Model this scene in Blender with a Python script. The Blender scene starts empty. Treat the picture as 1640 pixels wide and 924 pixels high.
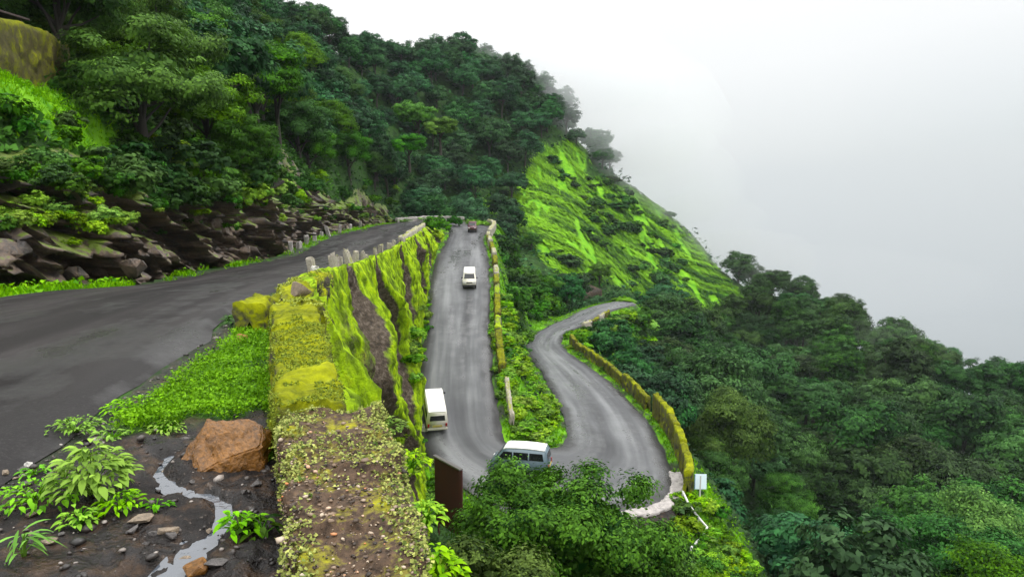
import bpy, bmesh, math, random
import numpy as np
from mathutils import Vector, Matrix, noise as mnoise

random.seed(7)
RNG = np.random.default_rng(11)
scene = bpy.context.scene
COL = scene.collection

# ------------------------------------------------------------------ camera, world, sun, exposure
F_PX, W_PX, H_PX = 1200.0, 1640.0, 924.0
PITCH = math.atan((462 - 270) / F_PX)
cam_d = bpy.data.cameras.new('camera')
cam_d.sensor_width = 36.0
cam_d.lens = F_PX / W_PX * 36.0
cam_d.clip_start = 0.1
cam_d.clip_end = 3000
cam = bpy.data.objects.new('camera', cam_d)
cam.location = (0, 0, 0)
cam.rotation_euler = (math.pi / 2 - PITCH, 0, 0)
COL.objects.link(cam)
scene.camera = cam

SUN_EL, SUN_AZ = math.radians(58), math.radians(75)      # azimuth clockwise from +Y
world = bpy.data.worlds.new('World')
scene.world = world
world.use_nodes = True
wt = world.node_tree
wt.nodes.clear()
def wn(t, **k):
    n = wt.nodes.new(t)
    for a, b in k.items():
        setattr(n, a, b)
    return n
w_out = wn('ShaderNodeOutputWorld')
w_bg = wn('ShaderNodeBackground')
w_bg.inputs['Strength'].default_value = 0.1
w_sky = wn('ShaderNodeTexSky', sky_type='NISHITA')
w_sky.sun_disc = False
w_sky.sun_elevation = SUN_EL
w_sky.sun_rotation = SUN_AZ
w_tc = wn('ShaderNodeTexCoord')
w_sep = wn('ShaderNodeSeparateXYZ')
wt.links.new(w_tc.outputs['Generated'], w_sep.inputs[0])
# overcast: cloud brightness climbs from the grey fog low in the valley to a white zenith
w_noise = wn('ShaderNodeTexNoise')
w_noise.inputs['Scale'].default_value = 2.2
w_noise.inputs['Detail'].default_value = 4
w_noise.inputs['Roughness'].default_value = 0.5
wt.links.new(w_tc.outputs['Generated'], w_noise.inputs['Vector'])
w_add = wn('ShaderNodeMath', operation='MULTIPLY_ADD')
wt.links.new(w_noise.outputs['Fac'], w_add.inputs[0])
w_add.inputs[1].default_value = 0.07
wt.links.new(w_sep.outputs['Z'], w_add.inputs[2])
w_x = wn('ShaderNodeMath', operation='MULTIPLY_ADD')
wt.links.new(w_sep.outputs['X'], w_x.inputs[0])
w_x.inputs[1].default_value = -0.20
wt.links.new(w_add.outputs[0], w_x.inputs[2])
w_mr = wn('ShaderNodeMapRange')
w_mr.inputs['From Min'].default_value = -0.6
w_mr.inputs['From Max'].default_value = 1.1
wt.links.new(w_x.outputs[0], w_mr.inputs['Value'])
w_ramp = wn('ShaderNodeValToRGB')
cr = w_ramp.color_ramp
def stops(cr, pts):
    while len(cr.elements) < len(pts):
        cr.elements.new(0.5)
    for e, (p, c) in zip(cr.elements, pts):
        e.position = p
        e.color = (*c, 1)
def zpos(z): return (z + 0.6) / 1.7
stops(cr, [(0.0, (.08, .09, .095)), (zpos(-.34), (.42, .465, .49)), (zpos(-.22), (.60, .645, .67)), (zpos(-.04), (.74, .785, .805)),
           (zpos(.10), (1.0, 1.01, 1.01)), (zpos(.32), (1.18, 1.17, 1.16)), (1.0, (3.9, 3.9, 3.9))])
wt.links.new(w_mr.outputs[0], w_ramp.inputs['Fac'])
w_mul = wn('ShaderNodeVectorMath', operation='SCALE')
w_mul.inputs['Scale'].default_value = 10.0
wt.links.new(w_ramp.outputs['Color'], w_mul.inputs[0])
w_mix = wn('ShaderNodeMix', data_type='RGBA')
w_mix.inputs['Factor'].default_value = 0.93
wt.links.new(w_sky.outputs['Color'], w_mix.inputs['A'])
wt.links.new(w_mul.outputs['Vector'], w_mix.inputs['B'])
wt.links.new(w_mix.outputs['Result'], w_bg.inputs['Color'])
wt.links.new(w_bg.outputs[0], w_out.inputs['Surface'])

sun_d = bpy.data.lights.new('sun', 'SUN')
sun_d.energy = 1.5
sun_d.angle = math.radians(11)
sun_d.color = (1.0, .97, .92)
sun = bpy.data.objects.new('sun', sun_d)
sd = Vector((math.sin(SUN_AZ) * math.cos(SUN_EL), math.cos(SUN_AZ) * math.cos(SUN_EL), math.sin(SUN_EL)))
sun.rotation_euler = sd.to_track_quat('Z', 'Y').to_euler()
COL.objects.link(sun)

scene.view_settings.view_transform = 'Standard'
scene.view_settings.look = 'None'
scene.view_settings.exposure = 0.0
scene.view_settings.gamma = 1.0
scene.view_settings.use_curve_mapping = False
scene.cycles.max_bounces = 8
scene.cycles.diffuse_bounces = 3
scene.cycles.volume_bounces = 4
scene.cycles.use_denoising = True
scene.cycles.filter_width = 1.5
scene.render.film_transparent = False

# ------------------------------------------------------------------ photo geometry helpers
cp, sp = math.cos(PITCH), math.sin(PITCH)
def ray(px, py):
    xc = (px - W_PX / 2) / F_PX
    yc = (H_PX / 2 - py) / F_PX
    return np.array([xc, cp + yc * sp, -sp + yc * cp])
def P(px, py, D):
    d = ray(px, py)
    return d * (D / d[1])
def Z(px, py, z):
    d = ray(px, py)
    return d * (z / d[2])
def project(p):
    p = np.asarray(p, float)
    f = p[..., 1] * cp - p[..., 2] * sp
    u = p[..., 1] * sp + p[..., 2] * cp
    f = np.where(f < .1, .1, f)
    return W_PX / 2 + p[..., 0] / f * F_PX, H_PX / 2 - u / f * F_PX

# ------------------------------------------------------------------ numpy noise
def _h(ix, iy, s):
    n = (ix.astype(np.int64) * 374761393 + iy.astype(np.int64) * 668265263 + s * 974711) & 0x7fffffff
    n = (n ^ (n >> 13)) * 1274126177 & 0x7fffffff
    return ((n ^ (n >> 16)) & 0xffff) / 65535.0
def vnoise(x, y, s=0):
    ix, iy = np.floor(x), np.floor(y)
    fx, fy = x - ix, y - iy
    fx, fy = fx * fx * (3 - 2 * fx), fy * fy * (3 - 2 * fy)
    a, b = _h(ix, iy, s), _h(ix + 1, iy, s)
    c, d = _h(ix, iy + 1, s), _h(ix + 1, iy + 1, s)
    return (a + (b - a) * fx) * (1 - fy) + (c + (d - c) * fx) * fy
def fbm(x, y, s=0, o=4):
    t, a, n = 0, .5, 0
    for i in range(o):
        t = t + a * (vnoise(x, y, s + i) - .5)
        n += a
        a *= .5
        x, y = x * 2.03 + 3.1, y * 2.03 + 1.7
    return t / n
def sstep(a, b, x):
    t = np.clip((x - a) / (b - a), 0, 1)
    return t * t * (3 - 2 * t)

# ------------------------------------------------------------------ object helpers
def link(o, parent=None):
    COL.objects.link(o)
    if parent is not None:
        o.parent = parent
    return o
def tag(o, label=None, cat=None, group=None, kind=None):
    if label: o['label'] = label
    if cat: o['category'] = cat
    if group: o['group'] = group
    if kind: o['kind'] = kind
    return o
def empty(name, loc, rz=0, label=None, cat=None, group=None):
    o = bpy.data.objects.new(name, None)
    o.empty_display_size = .2
    o.location = loc
    o.rotation_euler = (0, 0, rz)
    link(o)
    return tag(o, label, cat, group)
def np_mesh(name, v, faces, mat=None, attrs=None, uv=None, smooth=False):
    """faces: int array (n,k) with one k"""
    v = np.asarray(v, np.float32)
    faces = np.asarray(faces, np.int32)
    me = bpy.data.meshes.new(name)
    n, k = faces.shape
    me.vertices.add(len(v))
    me.vertices.foreach_set('co', v.ravel())
    me.loops.add(n * k)
    me.loops.foreach_set('vertex_index', faces.ravel())
    me.polygons.add(n)
    me.polygons.foreach_set('loop_start', np.arange(0, n * k, k, dtype=np.int32))
    me.update(calc_edges=True)
    if smooth:
        me.polygons.foreach_set('use_smooth', np.ones(n, bool))
    for an, (dom, dat) in (attrs or {}).items():
        if dat.ndim == 1:
            a = me.attributes.new(an, 'FLOAT', dom)
            a.data.foreach_set('value', dat.astype(np.float32))
        else:
            a = me.attributes.new(an, 'FLOAT_COLOR', dom)
            a.data.foreach_set('color', dat.astype(np.float32).ravel())
    if uv is not None:
        ul = me.uv_layers.new(name='UVMap')
        ul.data.foreach_set('uv', uv[faces.ravel()].astype(np.float32).ravel())
    if mat: me.materials.append(mat)
    me.validate()
    return me
def mobj(name, me, parent=None, loc=None):
    o = bpy.data.objects.new(name, me)
    if loc is not None: o.location = loc
    return link(o, parent)
def bm_obj(name, bm, mat, parent=None, loc=None, smooth=False):
    me = bpy.data.meshes.new(name)
    bm.normal_update()
    bm.to_mesh(me)
    bm.free()
    me.materials.append(mat)
    if smooth:
        for p in me.polygons: p.use_smooth = True
    return mobj(name, me, parent, loc)
def add_box(bm, c, s, rot=None):
    m = Matrix.Translation(c)
    if rot is not None: m = m @ rot
    m = m @ Matrix.Diagonal((*s, 1))
    return bmesh.ops.create_cube(bm, size=1, matrix=m)['verts']
def tube_np(pts, rad, seg=8):
    pts = np.asarray(pts, float)
    V, Fc = [], []
    n = len(pts)
    for i, p in enumerate(pts):
        t = pts[min(i + 1, n - 1)] - pts[max(i - 1, 0)]
        t = t / (np.linalg.norm(t) + 1e-9)
        a = np.array([1, 0, 0]) if abs(t[0]) < .8 else np.array([0, 1, 0])
        b = np.cross(t, a); b /= np.linalg.norm(b)
        c = np.cross(t, b)
        for k in range(seg):
            q = 2 * math.pi * k / seg
            V.append(p + rad[i] * (math.cos(q) * b + math.sin(q) * c))
    for i in range(n - 1):
        for k in range(seg):
            k2 = (k + 1) % seg
            Fc.append((i * seg + k, i * seg + k2, (i + 1) * seg + k2, (i + 1) * seg + k))
    return np.array(V), np.array(Fc)
def merge(parts):
    V, Fc, o = [], [], 0
    for v, f in parts:
        V.append(v); Fc.append(f + o); o += len(v)
    return np.concatenate(V), np.concatenate(Fc)

# ------------------------------------------------------------------ materials
def new_mat(name):
    m = bpy.data.materials.new(name)
    m.use_nodes = True
    nt = m.node_tree
    b = nt.nodes['Principled BSDF']
    return m, nt, b
def nd(nt, t, ins=None, **k):
    n = nt.nodes.new(t)
    for a, b in k.items(): setattr(n, a, b)
    for a, b in (ins or {}).items():
        if hasattr(b, 'is_output') or isinstance(b, bpy.types.NodeSocket):
            nt.links.new(b, n.inputs[a])
        else:
            n.inputs[a].default_value = b
    return n
def rgb(c): return (c[0], c[1], c[2], 1)
def noise_n(nt, vec, scale, detail=5, rough=.55):
    return nd(nt, 'ShaderNodeTexNoise', {'Vector': vec, 'Scale': scale, 'Detail': detail, 'Roughness': rough}).outputs['Fac']
def ramp_n(nt, fac, pts):
    r = nd(nt, 'ShaderNodeValToRGB', {'Fac': fac})
    stops(r.color_ramp, [(p, c) for p, c in pts])
    return r.outputs['Color']
def mix_n(nt, f, a, b):
    n = nt.nodes.new('ShaderNodeMix')
    n.data_type = 'RGBA'
    for sck, val in (('Factor', f), ('A', a), ('B', b)):
        s = n.inputs[sck]
        if isinstance(val, bpy.types.NodeSocket): nt.links.new(val, s)
        elif sck == 'Factor': s.default_value = val
        else: s.default_value = rgb(val)
    return n.outputs['Result']
def math_n(nt, op, a, b=None, clamp=False):
    n = nt.nodes.new('ShaderNodeMath')
    n.operation = op
    n.use_clamp = clamp
    for i, val in enumerate((a, b)):
        if val is None: continue
        if isinstance(val, bpy.types.NodeSocket): nt.links.new(val, n.inputs[i])
        else: n.inputs[i].default_value = val
    return n.outputs[0]
def bump_n(nt, h, strength, dist):
    return nd(nt, 'ShaderNodeBump', {'Height': h, 'Strength': strength, 'Distance': dist}).outputs['Normal']
def maprange(nt, v, a, b, c=0, d=1):
    return nd(nt, 'ShaderNodeMapRange', {'Value': v, 'From Min': a, 'From Max': b, 'To Min': c, 'To Max': d}).outputs[0]

def leaf_mat(name, dark, light, hue=.38, trans=.22, rough=.55, tint2=None):
    """green leaves: per-leaf attribute 'v', per-plant random tint"""
    m, nt, b = new_mat(name)
    at = nd(nt, 'ShaderNodeAttribute', attribute_name='v').outputs['Fac']
    oi = nd(nt, 'ShaderNodeObjectInfo').outputs['Random']
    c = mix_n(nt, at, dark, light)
    hs = nd(nt, 'ShaderNodeHueSaturation', {'Color': c, 'Hue': maprange(nt, oi, 0, 1, .5 - .018, .5 + .022),
                                            'Value': maprange(nt, math_n(nt, 'FRACT', math_n(nt, 'MULTIPLY', oi, 7.31)), 0, 1, 1 - hue, 1 + hue),
                                            'Saturation': maprange(nt, math_n(nt, 'FRACT', math_n(nt, 'MULTIPLY', oi, 3.77)), 0, 1, .85, 1.1)})
    nt.links.new(hs.outputs[0], b.inputs['Base Color'])
    b.inputs['Roughness'].default_value = rough
    b.inputs['Specular IOR Level'].default_value = .07
    if trans:
        t = nd(nt, 'ShaderNodeBsdfTranslucent', {'Color': hs.outputs[0]})
        ms = nd(nt, 'ShaderNodeMixShader', {0: trans, 1: b.outputs[0], 2: t.outputs[0]})
        nt.links.new(ms.outputs[0], nt.nodes['Material Output'].inputs['Surface'])
    return m
def simple_mat(name, c, rough=.5, metal=0, spec=.5, var=.12, scale=6, coat=0):
    m, nt, b = new_mat(name)
    g = nd(nt, 'ShaderNodeTexCoord').outputs['Object']
    f = noise_n(nt, g, scale, 6)
    lo = tuple(max(0, x * (1 - var)) for x in c)
    hi = tuple(min(1, x * (1 + var)) for x in c)
    nt.links.new(mix_n(nt, f, lo, hi), b.inputs['Base Color'])
    nt.links.new(maprange(nt, f, .3, .7, max(0, rough - .08), min(1, rough + .1)), b.inputs['Roughness'])
    b.inputs['Metallic'].default_value = metal
    b.inputs['Specular IOR Level'].default_value = spec
    b.inputs['Coat Weight'].default_value = coat
    if name.startswith(('stone', 'boulder', 'concrete')):
        h = noise_n(nt, g, scale * 7, 6, .7)
        nt.links.new(bump_n(nt, h, .8, .02), b.inputs['Normal'])
        nt.links.new(mix_n(nt, maprange(nt, math_n(nt, 'ADD', math_n(nt, 'MULTIPLY', h, .6), math_n(nt, 'MULTIPLY', f, .4)), .36, .64), tuple(x * (1 - var) * .55 for x in c), hi), b.inputs['Base Color'])
    return m
def moss_stone_mat(name, stone_a, stone_b, moss_a, moss_b, lo=.42, hi=.58, scale=1.6, up=.35, bump=.05):
    """stone with moss patches; moss prefers upward faces"""
    m, nt, b = new_mat(name)
    g = nd(nt, 'ShaderNodeNewGeometry')
    pos = g.outputs['Position']
    nz = nd(nt, 'ShaderNodeSeparateXYZ', {0: g.outputs['Normal']}).outputs['Z']
    n1 = noise_n(nt, pos, scale, 7, .65)
    n2 = noise_n(nt, pos, scale * 6, 6, .6)
    n3 = noise_n(nt, pos, scale * .5, 3)
    f = math_n(nt, 'ADD', n1, math_n(nt, 'MULTIPLY', nz, up))
    f = math_n(nt, 'ADD', f, math_n(nt, 'MULTIPLY', math_n(nt, 'SUBTRACT', n2, .5), .35))
    mk = maprange(nt, f, lo, hi)
    st = mix_n(nt, maprange(nt, n2, .3, .7), stone_a, stone_b)
    ms = mix_n(nt, maprange(nt, math_n(nt, 'ADD', math_n(nt, 'MULTIPLY', n3, .6), math_n(nt, 'MULTIPLY', n2, .4)), .35, .65), moss_a, moss_b)
    nt.links.new(mix_n(nt, mk, st, ms), b.inputs['Base Color'])
    nt.links.new(maprange(nt, mk, 0, 1, .55, .95), b.inputs['Roughness'])
    h = math_n(nt, 'ADD', math_n(nt, 'MULTIPLY', n2, .7), n1)
    nt.links.new(bump_n(nt, h, .9, bump), b.inputs['Normal'])
    b.inputs['Specular IOR Level'].default_value = .15
    return m

M = {}
M['moss_lime'] = moss_stone_mat('moss_lime', (.045, .04, .03), (.09, .08, .055), (.05, .065, .002), (.30, .325, .003), .45, .60, 1.7, .25)
M['wall_moss'] = moss_stone_mat('wall_moss', (.05, .045, .035), (.13, .12, .10), (.16, .24, .008), (.32, .42, .012), .50, .62, .9, .15, .08)
M['near_wall'] = moss_stone_mat('near_wall', (.020, .013, .008), (.12, .075, .045), (.10, .12, .004), (.34, .33, .012), .60, .80, 3.2, .12, .03)
M['pale_stone'] = moss_stone_mat('pale_stone', (.22, .20, .16), (.45, .41, .34), (.14, .17, .02), (.28, .3, .03), .62, .8, 2.5, .2, .02)
M['olive_stone'] = moss_stone_mat('olive_stone', (.035, .032, .012), (.10, .085, .03), (.07, .085, .002), (.20, .21, .004), .46, .66, 1.8, .2, .03)
M['bark'] = simple_mat('bark', (.05, .042, .033), .85, var=.4, scale=9)
M['boulder_brown'] = simple_mat('boulder_brown', (.19, .080, .010), .32, var=.5, scale=4)
M['stone_grey'] = simple_mat('stone_grey', (.11, .10, .095), .5, var=.5, scale=14)
M['stone_tan'] = simple_mat('stone_tan', (.26, .20, .14), .55, var=.4, scale=14)
M['stone_orange'] = simple_mat('stone_orange', (.42, .13, .05), .5, var=.3, scale=14)
M['stone_white'] = simple_mat('stone_white', (.62, .60, .55), .6, var=.15, scale=8)
M['concrete_pale'] = simple_mat('concrete_pale', (.38, .35, .33), .7, var=.35, scale=3)
M['paint_white'] = simple_mat('paint_white', (.82, .81, .78), .3, var=.04, scale=2, coat=.4)
M['paint_cream'] = simple_mat('paint_cream', (.66, .63, .54), .35, var=.06, scale=2, coat=.3)
M['paint_blue_grey'] = simple_mat('paint_blue_grey', (.10, .15, .18), .35, var=.1, scale=2, coat=.3)
M['paint_maroon'] = simple_mat('paint_maroon', (.09, .012, .025), .3, var=.1, scale=2, coat=.4)
M['glass_dark'] = simple_mat('glass_dark', (.012, .014, .016), .08, var=.1, scale=2)
M['rubber'] = simple_mat('rubber', (.02, .02, .02), .8, var=.2)
M['rim_steel'] = simple_mat('rim_steel', (.35, .35, .36), .35, .8)
M['trim_black'] = simple_mat('trim_black', (.025, .025, .027), .5)
M['lamp_red'] = simple_mat('lamp_red', (.4, .015, .01), .2)
M['lamp_clear'] = simple_mat('lamp_clear', (.7, .7, .68), .15)
M['plate_yellow'] = simple_mat('plate_yellow', (.62, .5, .12), .4)
M['rust_maroon'] = simple_mat('rust_maroon', (.06, .014, .010), .6, var=.5, scale=2.5)
M['sign_pale'] = simple_mat('sign_pale', (.62, .74, .78), .45, var=.05, scale=2)
M['sign_blue'] = simple_mat('sign_blue', (.03, .12, .30), .45, var=.1, scale=2)
M['pipe_white'] = simple_mat('pipe_white', (.62, .62, .6), .45, var=.12)
M['cloth_purple'] = simple_mat('cloth_purple', (.07, .03, .10), .8, var=.3)
M['cloth_yellow'] = simple_mat('cloth_yellow', (.35, .19, .005), .8, var=.3)
M['wood_grey'] = simple_mat('wood_grey', (.07, .05, .045), .8, var=.35, scale=7)

G_ = dict(
    deep=((.004, .022, .005), (.048, .125, .017)),
    forest=((.005, .026, .006), (.062, .170, .034)),
    mount=((.004, .030, .010), (.050, .165, .040)),
    bush=((.010, .050, .002), (.085, .25, .010)),
    lime=((.06, .19, .001), (.29, .52, .004)),
    near=((.010, .048, .003), (.11, .26, .014)),
    weed=((.06, .17, .003), (.24, .52, .012)),
    moss=((.05, .075, .001), (.34, .39, .004)),
)
LM = {k: leaf_mat('leaf_' + k, a, b, hue=.14 if k == 'weed' else .38) for k, (a, b) in G_.items()}

# ------------------------------------------------------------------ road
SEC = []          # (L, R)
def sec(L, R): SEC.append((np.array(L, float), np.array(R, float)))
sec((-12.5, -2, -2.4), (-4.0, -2, -2.4))
sec((-12.2, 6, -2.45), (-4.1, 6, -2.4))
sec(Z(0, 478, -2.95), Z(395, 490, -2.55))
sec(Z(250, 455, -3.7), (-6.6, 22, -3.35))
sec(Z(370, 430, -4.7), (-7.9, 33, -4.5))
sec(Z(470, 410, -5.5), (-8.7, 46, -5.55))
sec(Z(530, 380, -6.4), (-10, 70, -6.6))
sec(Z(600, 362, -8.4), (-12.9, 105, -8.5))
sec((-20.5, 137, -9.8), (-15.2, 129, -9.8))
sec((-15, 147, -10.1), (-13.4, 132.5, -10.1))
sec((-8, 146, -10.3), (-12.2, 133, -10.3))
sec((-4, 138, -10.5), (-11.2, 130.5, -10.5))
sec(Z(775, 380, -10.7), Z(718, 378, -10.7))
sec(Z(782, 412, -11.4), Z(700, 412, -11.4))
sec(Z(785, 455, -12.7), Z(690, 455, -12.7))
sec(Z(786, 550, -15.0), Z(679, 550, -15.0))
sec(Z(795, 640, -17.0), Z(666, 640, -17.0))
sec(Z(802, 690, -18.4), Z(672, 705, -18.5))
sec(Z(812, 708, -19.0), Z(720, 765, -19.2))
sec(Z(850, 716, -19.4), Z(850, 830, -19.7))
sec(Z(893, 714, -19.7), Z(985, 822, -20.0))
sec(Z(906, 703, -19.9), Z(1055, 808, -20.1))
sec(Z(907, 680, -20.2), Z(1080, 772, -20.3))
sec(Z(890, 640, -20.8), Z(1042, 680, -20.9))
sec(Z(866, 596, -21.5), Z(968, 604, -21.6))
sec(Z(842, 556, -22.2), Z(903, 556, -22.3))
sec(Z(862, 531, -22.8), Z(908, 533, -22.9))
sec(Z(905, 510, -23.4), Z(940, 520, -23.4))
sec(Z(950, 490, -24.0), Z(978, 499, -24.0))
sec(Z(1000, 480, -24.6), Z(1020, 488, -24.6))
def catmull(pts, n):
    pts = np.asarray(pts)
    out, ids = [], []
    for i in range(len(pts) - 1):
        p0, p1, p2, p3 = pts[max(i - 1, 0)], pts[i], pts[i + 1], pts[min(i + 2, len(pts) - 1)]
        d1, d2 = np.linalg.norm(p2 - p1) + 1e-6, 0
        m1 = (p2 - p0) * .5; m2 = (p3 - p1) * .5
        # keep tangents no longer than the step itself
        for m in (m1, m2):
            l = np.linalg.norm(m)
            if l > d1: m *= d1 / l
        for k in range(n):
            t = k / n
            h = (2*t**3 - 3*t**2 + 1, t**3 - 2*t**2 + t, -2*t**3 + 3*t**2, t**3 - t**2)
            out.append(h[0]*p1 + h[1]*m1 + h[2]*p2 + h[3]*m2); ids.append(i + t)
    out.append(pts[-1]); ids.append(len(pts) - 1)
    return np.array(out), np.array(ids)
NS = 20
EL, SID = catmull([s[0] for s in SEC], NS)
ER, _ = catmull([s[1] for s in SEC], NS)
RC = (EL + ER) / 2
RW = np.linalg.norm((ER - EL)[:, :2], axis=1) / 2
DIRR = (ER - EL) / np.linalg.norm(ER - EL, axis=1)[:, None]
i_L1 = SID <= 9.5
i_L2 = (SID >= 9.0) & (SID <= 18)
i_L3 = (SID >= 17.5)

def near_seg(xy, mask, chunk=16000):
    """distance outside a stretch of road (0 on it), its height there"""
    A, B = EL[mask], ER[mask]
    k = len(A)
    ts = (0., .12, .25, .38, .5, .62, .75, .88, 1.)
    pts = np.concatenate([A + (B - A) * t for t in ts])
    D = np.empty(len(xy)); Zz = np.empty(len(xy))
    for i in range(0, len(xy), chunk):
        q = xy[i:i + chunk]
        d2 = (q[:, None, 0] - pts[None, :, 0]) ** 2 + (q[:, None, 1] - pts[None, :, 1]) ** 2
        j = d2.argmin(1)
        dd = np.sqrt(d2[np.arange(len(q)), j])
        e = j % k
        ab = (B - A)[e][:, :2]; l2 = (ab ** 2).sum(1)
        t = ((q - A[e][:, :2]) * ab).sum(1) / l2
        foot_ = A[e][:, :2] + np.clip(t, 0, 1)[:, None] * ab
        dl = np.hypot(*(q - foot_).T)
        inside = (t > 0) & (t < 1) & (dd < .9)
        D[i:i + chunk] = np.where(inside, 0, np.where((t > 0) & (t < 1), dd, np.minimum(dd, dl)))
        Zz[i:i + chunk] = A[e][:, 2] + np.clip(t, 0, 1) * (B - A)[e][:, 2]
    return D, Zz

# top edge of the cliff between the upper road and everything below it
CLIFF = np.array([(0.9, -3), (-0.10, 3), (-1.22, 6.3), (-2.75, 11), (-4.9, 18), (-6.0, 22.5), (-7.2, 33), (-8.0, 46),
                  (-9.2, 70), (-12.0, 105), (-14.4, 128), (-13.2, 131.8), (-12.6, 132), (-6, 180), (10, 420)], float)
def cliff_sd(xy):
    best = np.full(len(xy), 1e9); sgn = np.ones(len(xy))
    for a, b in zip(CLIFF[:-1], CLIFF[1:]):
        ab = b - a
        t = np.clip(((xy - a) @ ab) / (ab @ ab), 0, 1)
        q = a + t[:, None] * ab
        d = np.hypot(*(xy - q).T)
        s = (xy[:, 0] - a[0]) * ab[1] - (xy[:, 1] - a[1]) * ab[0]     # >0 right of travel
        up = d < best
        best = np.where(up, d, best); sgn = np.where(up, np.sign(s), sgn)
    return best * sgn

# ------------------------------------------------------------------ base heights: two thin-plate surfaces
def cpts(lst):
    return [tuple(P(px, py, D) - np.array([0, 0, dz])) for px, py, D, dz in lst]
MOUNT = cpts([(540, 40, 190, 8), (600, 62, 225, 8), (700, 66, 250, 8), (800, 88, 262, 8), (870, 133, 266, 8), (930, 198, 264, 7), (1000, 262, 258, 6),
              (1080, 352, 250, 0), (1150, 432, 242, 0), (750, 200, 215, 8), (650, 200, 190, 8), (850, 250, 218, 7), (780, 320, 185, 6), (700, 335, 168, 5),
              (900, 330, 205, 0), (1000, 400, 208, 0), (1060, 450, 200, 0), (950, 440, 172, 1), (900, 400, 178, 0), (1000, 500, 160, 6), (950, 300, 232, 0), (1040, 350, 236, 0)])
SPUR = cpts([(1195, 430, 240, 22), (1240, 418, 228, 19), (1300, 436, 222, 16), (1380, 488, 205, 14), (1420, 516, 195, 12), (1540, 556, 178, 11), (1640, 606, 163, 11), (1800, 690, 150, 9), (2000, 800, 135, 9),
             (1300, 550, 165, 9), (1500, 650, 135, 9), (1640, 720, 120, 9), (1200, 560, 160, 9), (1100, 505, 185, 7), (1300, 700, 112, 10), (1500, 800, 96, 10), (1640, 860, 90, 10),
             (1200, 700, 98, 10), (1300, 924, 70, 10), (1500, 1000, 70, 10), (1700, 1050, 70, 10), (1180, 860, 64, 9), (1090, 620, 100, 9), (1030, 560, 118, 8), (1150, 640, 110, 9)])
def behind(lst, k, drop): return [(x * k, y * k, z * k - drop) for x, y, z in lst]
BEH = behind(MOUNT[:9], 1.25, 35) + behind(MOUNT[:9], 1.7, 110) + behind(SPUR[:9], 1.25, 45) + behind(SPUR[:9], 1.7, 110)
LEFT = cpts([(0, 285, 22, 0), (150, 292, 27, 0), (300, 305, 34, 0), (450, 312, 50, 0), (560, 325, 80, 0), (620, 338, 120, 0), (640, 330, 150, 2),
             (0, 120, 29, 0), (60, 155, 30.5, 0), (250, 272, 37, 0), (400, 290, 50, 0), (200, 200, 45, 0), (350, 210, 62, 0), (100, 100, 44, 0), (0, 45, 38, 0),
             (100, 0, 60, 0), (300, 0, 95, 5), (480, 60, 135, 7), (560, 150, 135, 7), (610, 250, 125, 4), (480, 220, 95, 4), (400, 110, 100, 6), (540, 280, 95, 2),
             (-300, 250, 20, 0), (-300, 100, 28, 0), (-300, -100, 50, 0), (0, -150, 90, 0), (-600, 300, 14, 0), (-700, 50, 22, 0), (300, -60, 140, 5)])
TOPN = [(-16, 2, .5), (-15, -6, .5), (-19, 8, 2.5), (-3, 3, -2.4), (-2, -3, -2.4), (-5, 12, -2.6)]
LOWN = [(1.2, 3, -5.2), (1.5, -3, -4.5), (.4, 7, -7), (2.2, 13, -12), (2, 20, -16), (-2.2, 20, -13.5), (-.5, 12, -9), (3, 30, -19.6), (-2, 35, -18.8), (8, 20, -19), (6, 8, -11), (20, 28, -29), (11, 37, -22.5), (26, 50, -34),
        (12, 42, -23.5), (35, 30, -40), (15, 10, -22), (40, 60, -42), (13, 47, -24), (-3, 47, -18.6), (-5.2, 36, -17.5), (16, 60, -28), (15, 80, -30)]
def tps_fit(pts, lam=4.0):
    p = np.array(pts, float)
    X = p[:, :2] / 100
    r = np.hypot(X[:, None, 0] - X[None, :, 0], X[:, None, 1] - X[None, :, 1])
    K = np.where(r > 0, r * r * np.log(r + 1e-12), 0)
    n = len(p)
    A = np.zeros((n + 3, n + 3))
    A[:n, :n] = K + lam * 1e-4 * np.eye(n)
    A[:n, n] = 1; A[:n, n + 1:] = X
    A[n, :n] = 1; A[n + 1:, :n] = X.T
    w = np.linalg.solve(A, np.concatenate([p[:, 2], np.zeros(3)]))
    def ev(xy):
        out = np.empty(len(xy))
        for i in range(0, len(xy), 20000):
            q = xy[i:i + 20000] / 100
            r = np.hypot(q[:, None, 0] - X[None, :, 0], q[:, None, 1] - X[None, :, 1])
            out[i:i + 20000] = (r * r * np.log(r + 1e-12)) @ w[:n] + w[n] + q @ w[n + 1:]
        return out
    return ev
FAR_ROAD = [tuple(RC[np.argmin(abs(SID - s))]) for s in (8, 9, 10)]
top_ev = tps_fit(MOUNT + SPUR + BEH + LEFT + TOPN + FAR_ROAD)
low_ev = tps_fit(MOUNT + SPUR + BEH + LOWN + FAR_ROAD + [LEFT[6], LEFT[19], LEFT[17], LEFT[18]])

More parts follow.
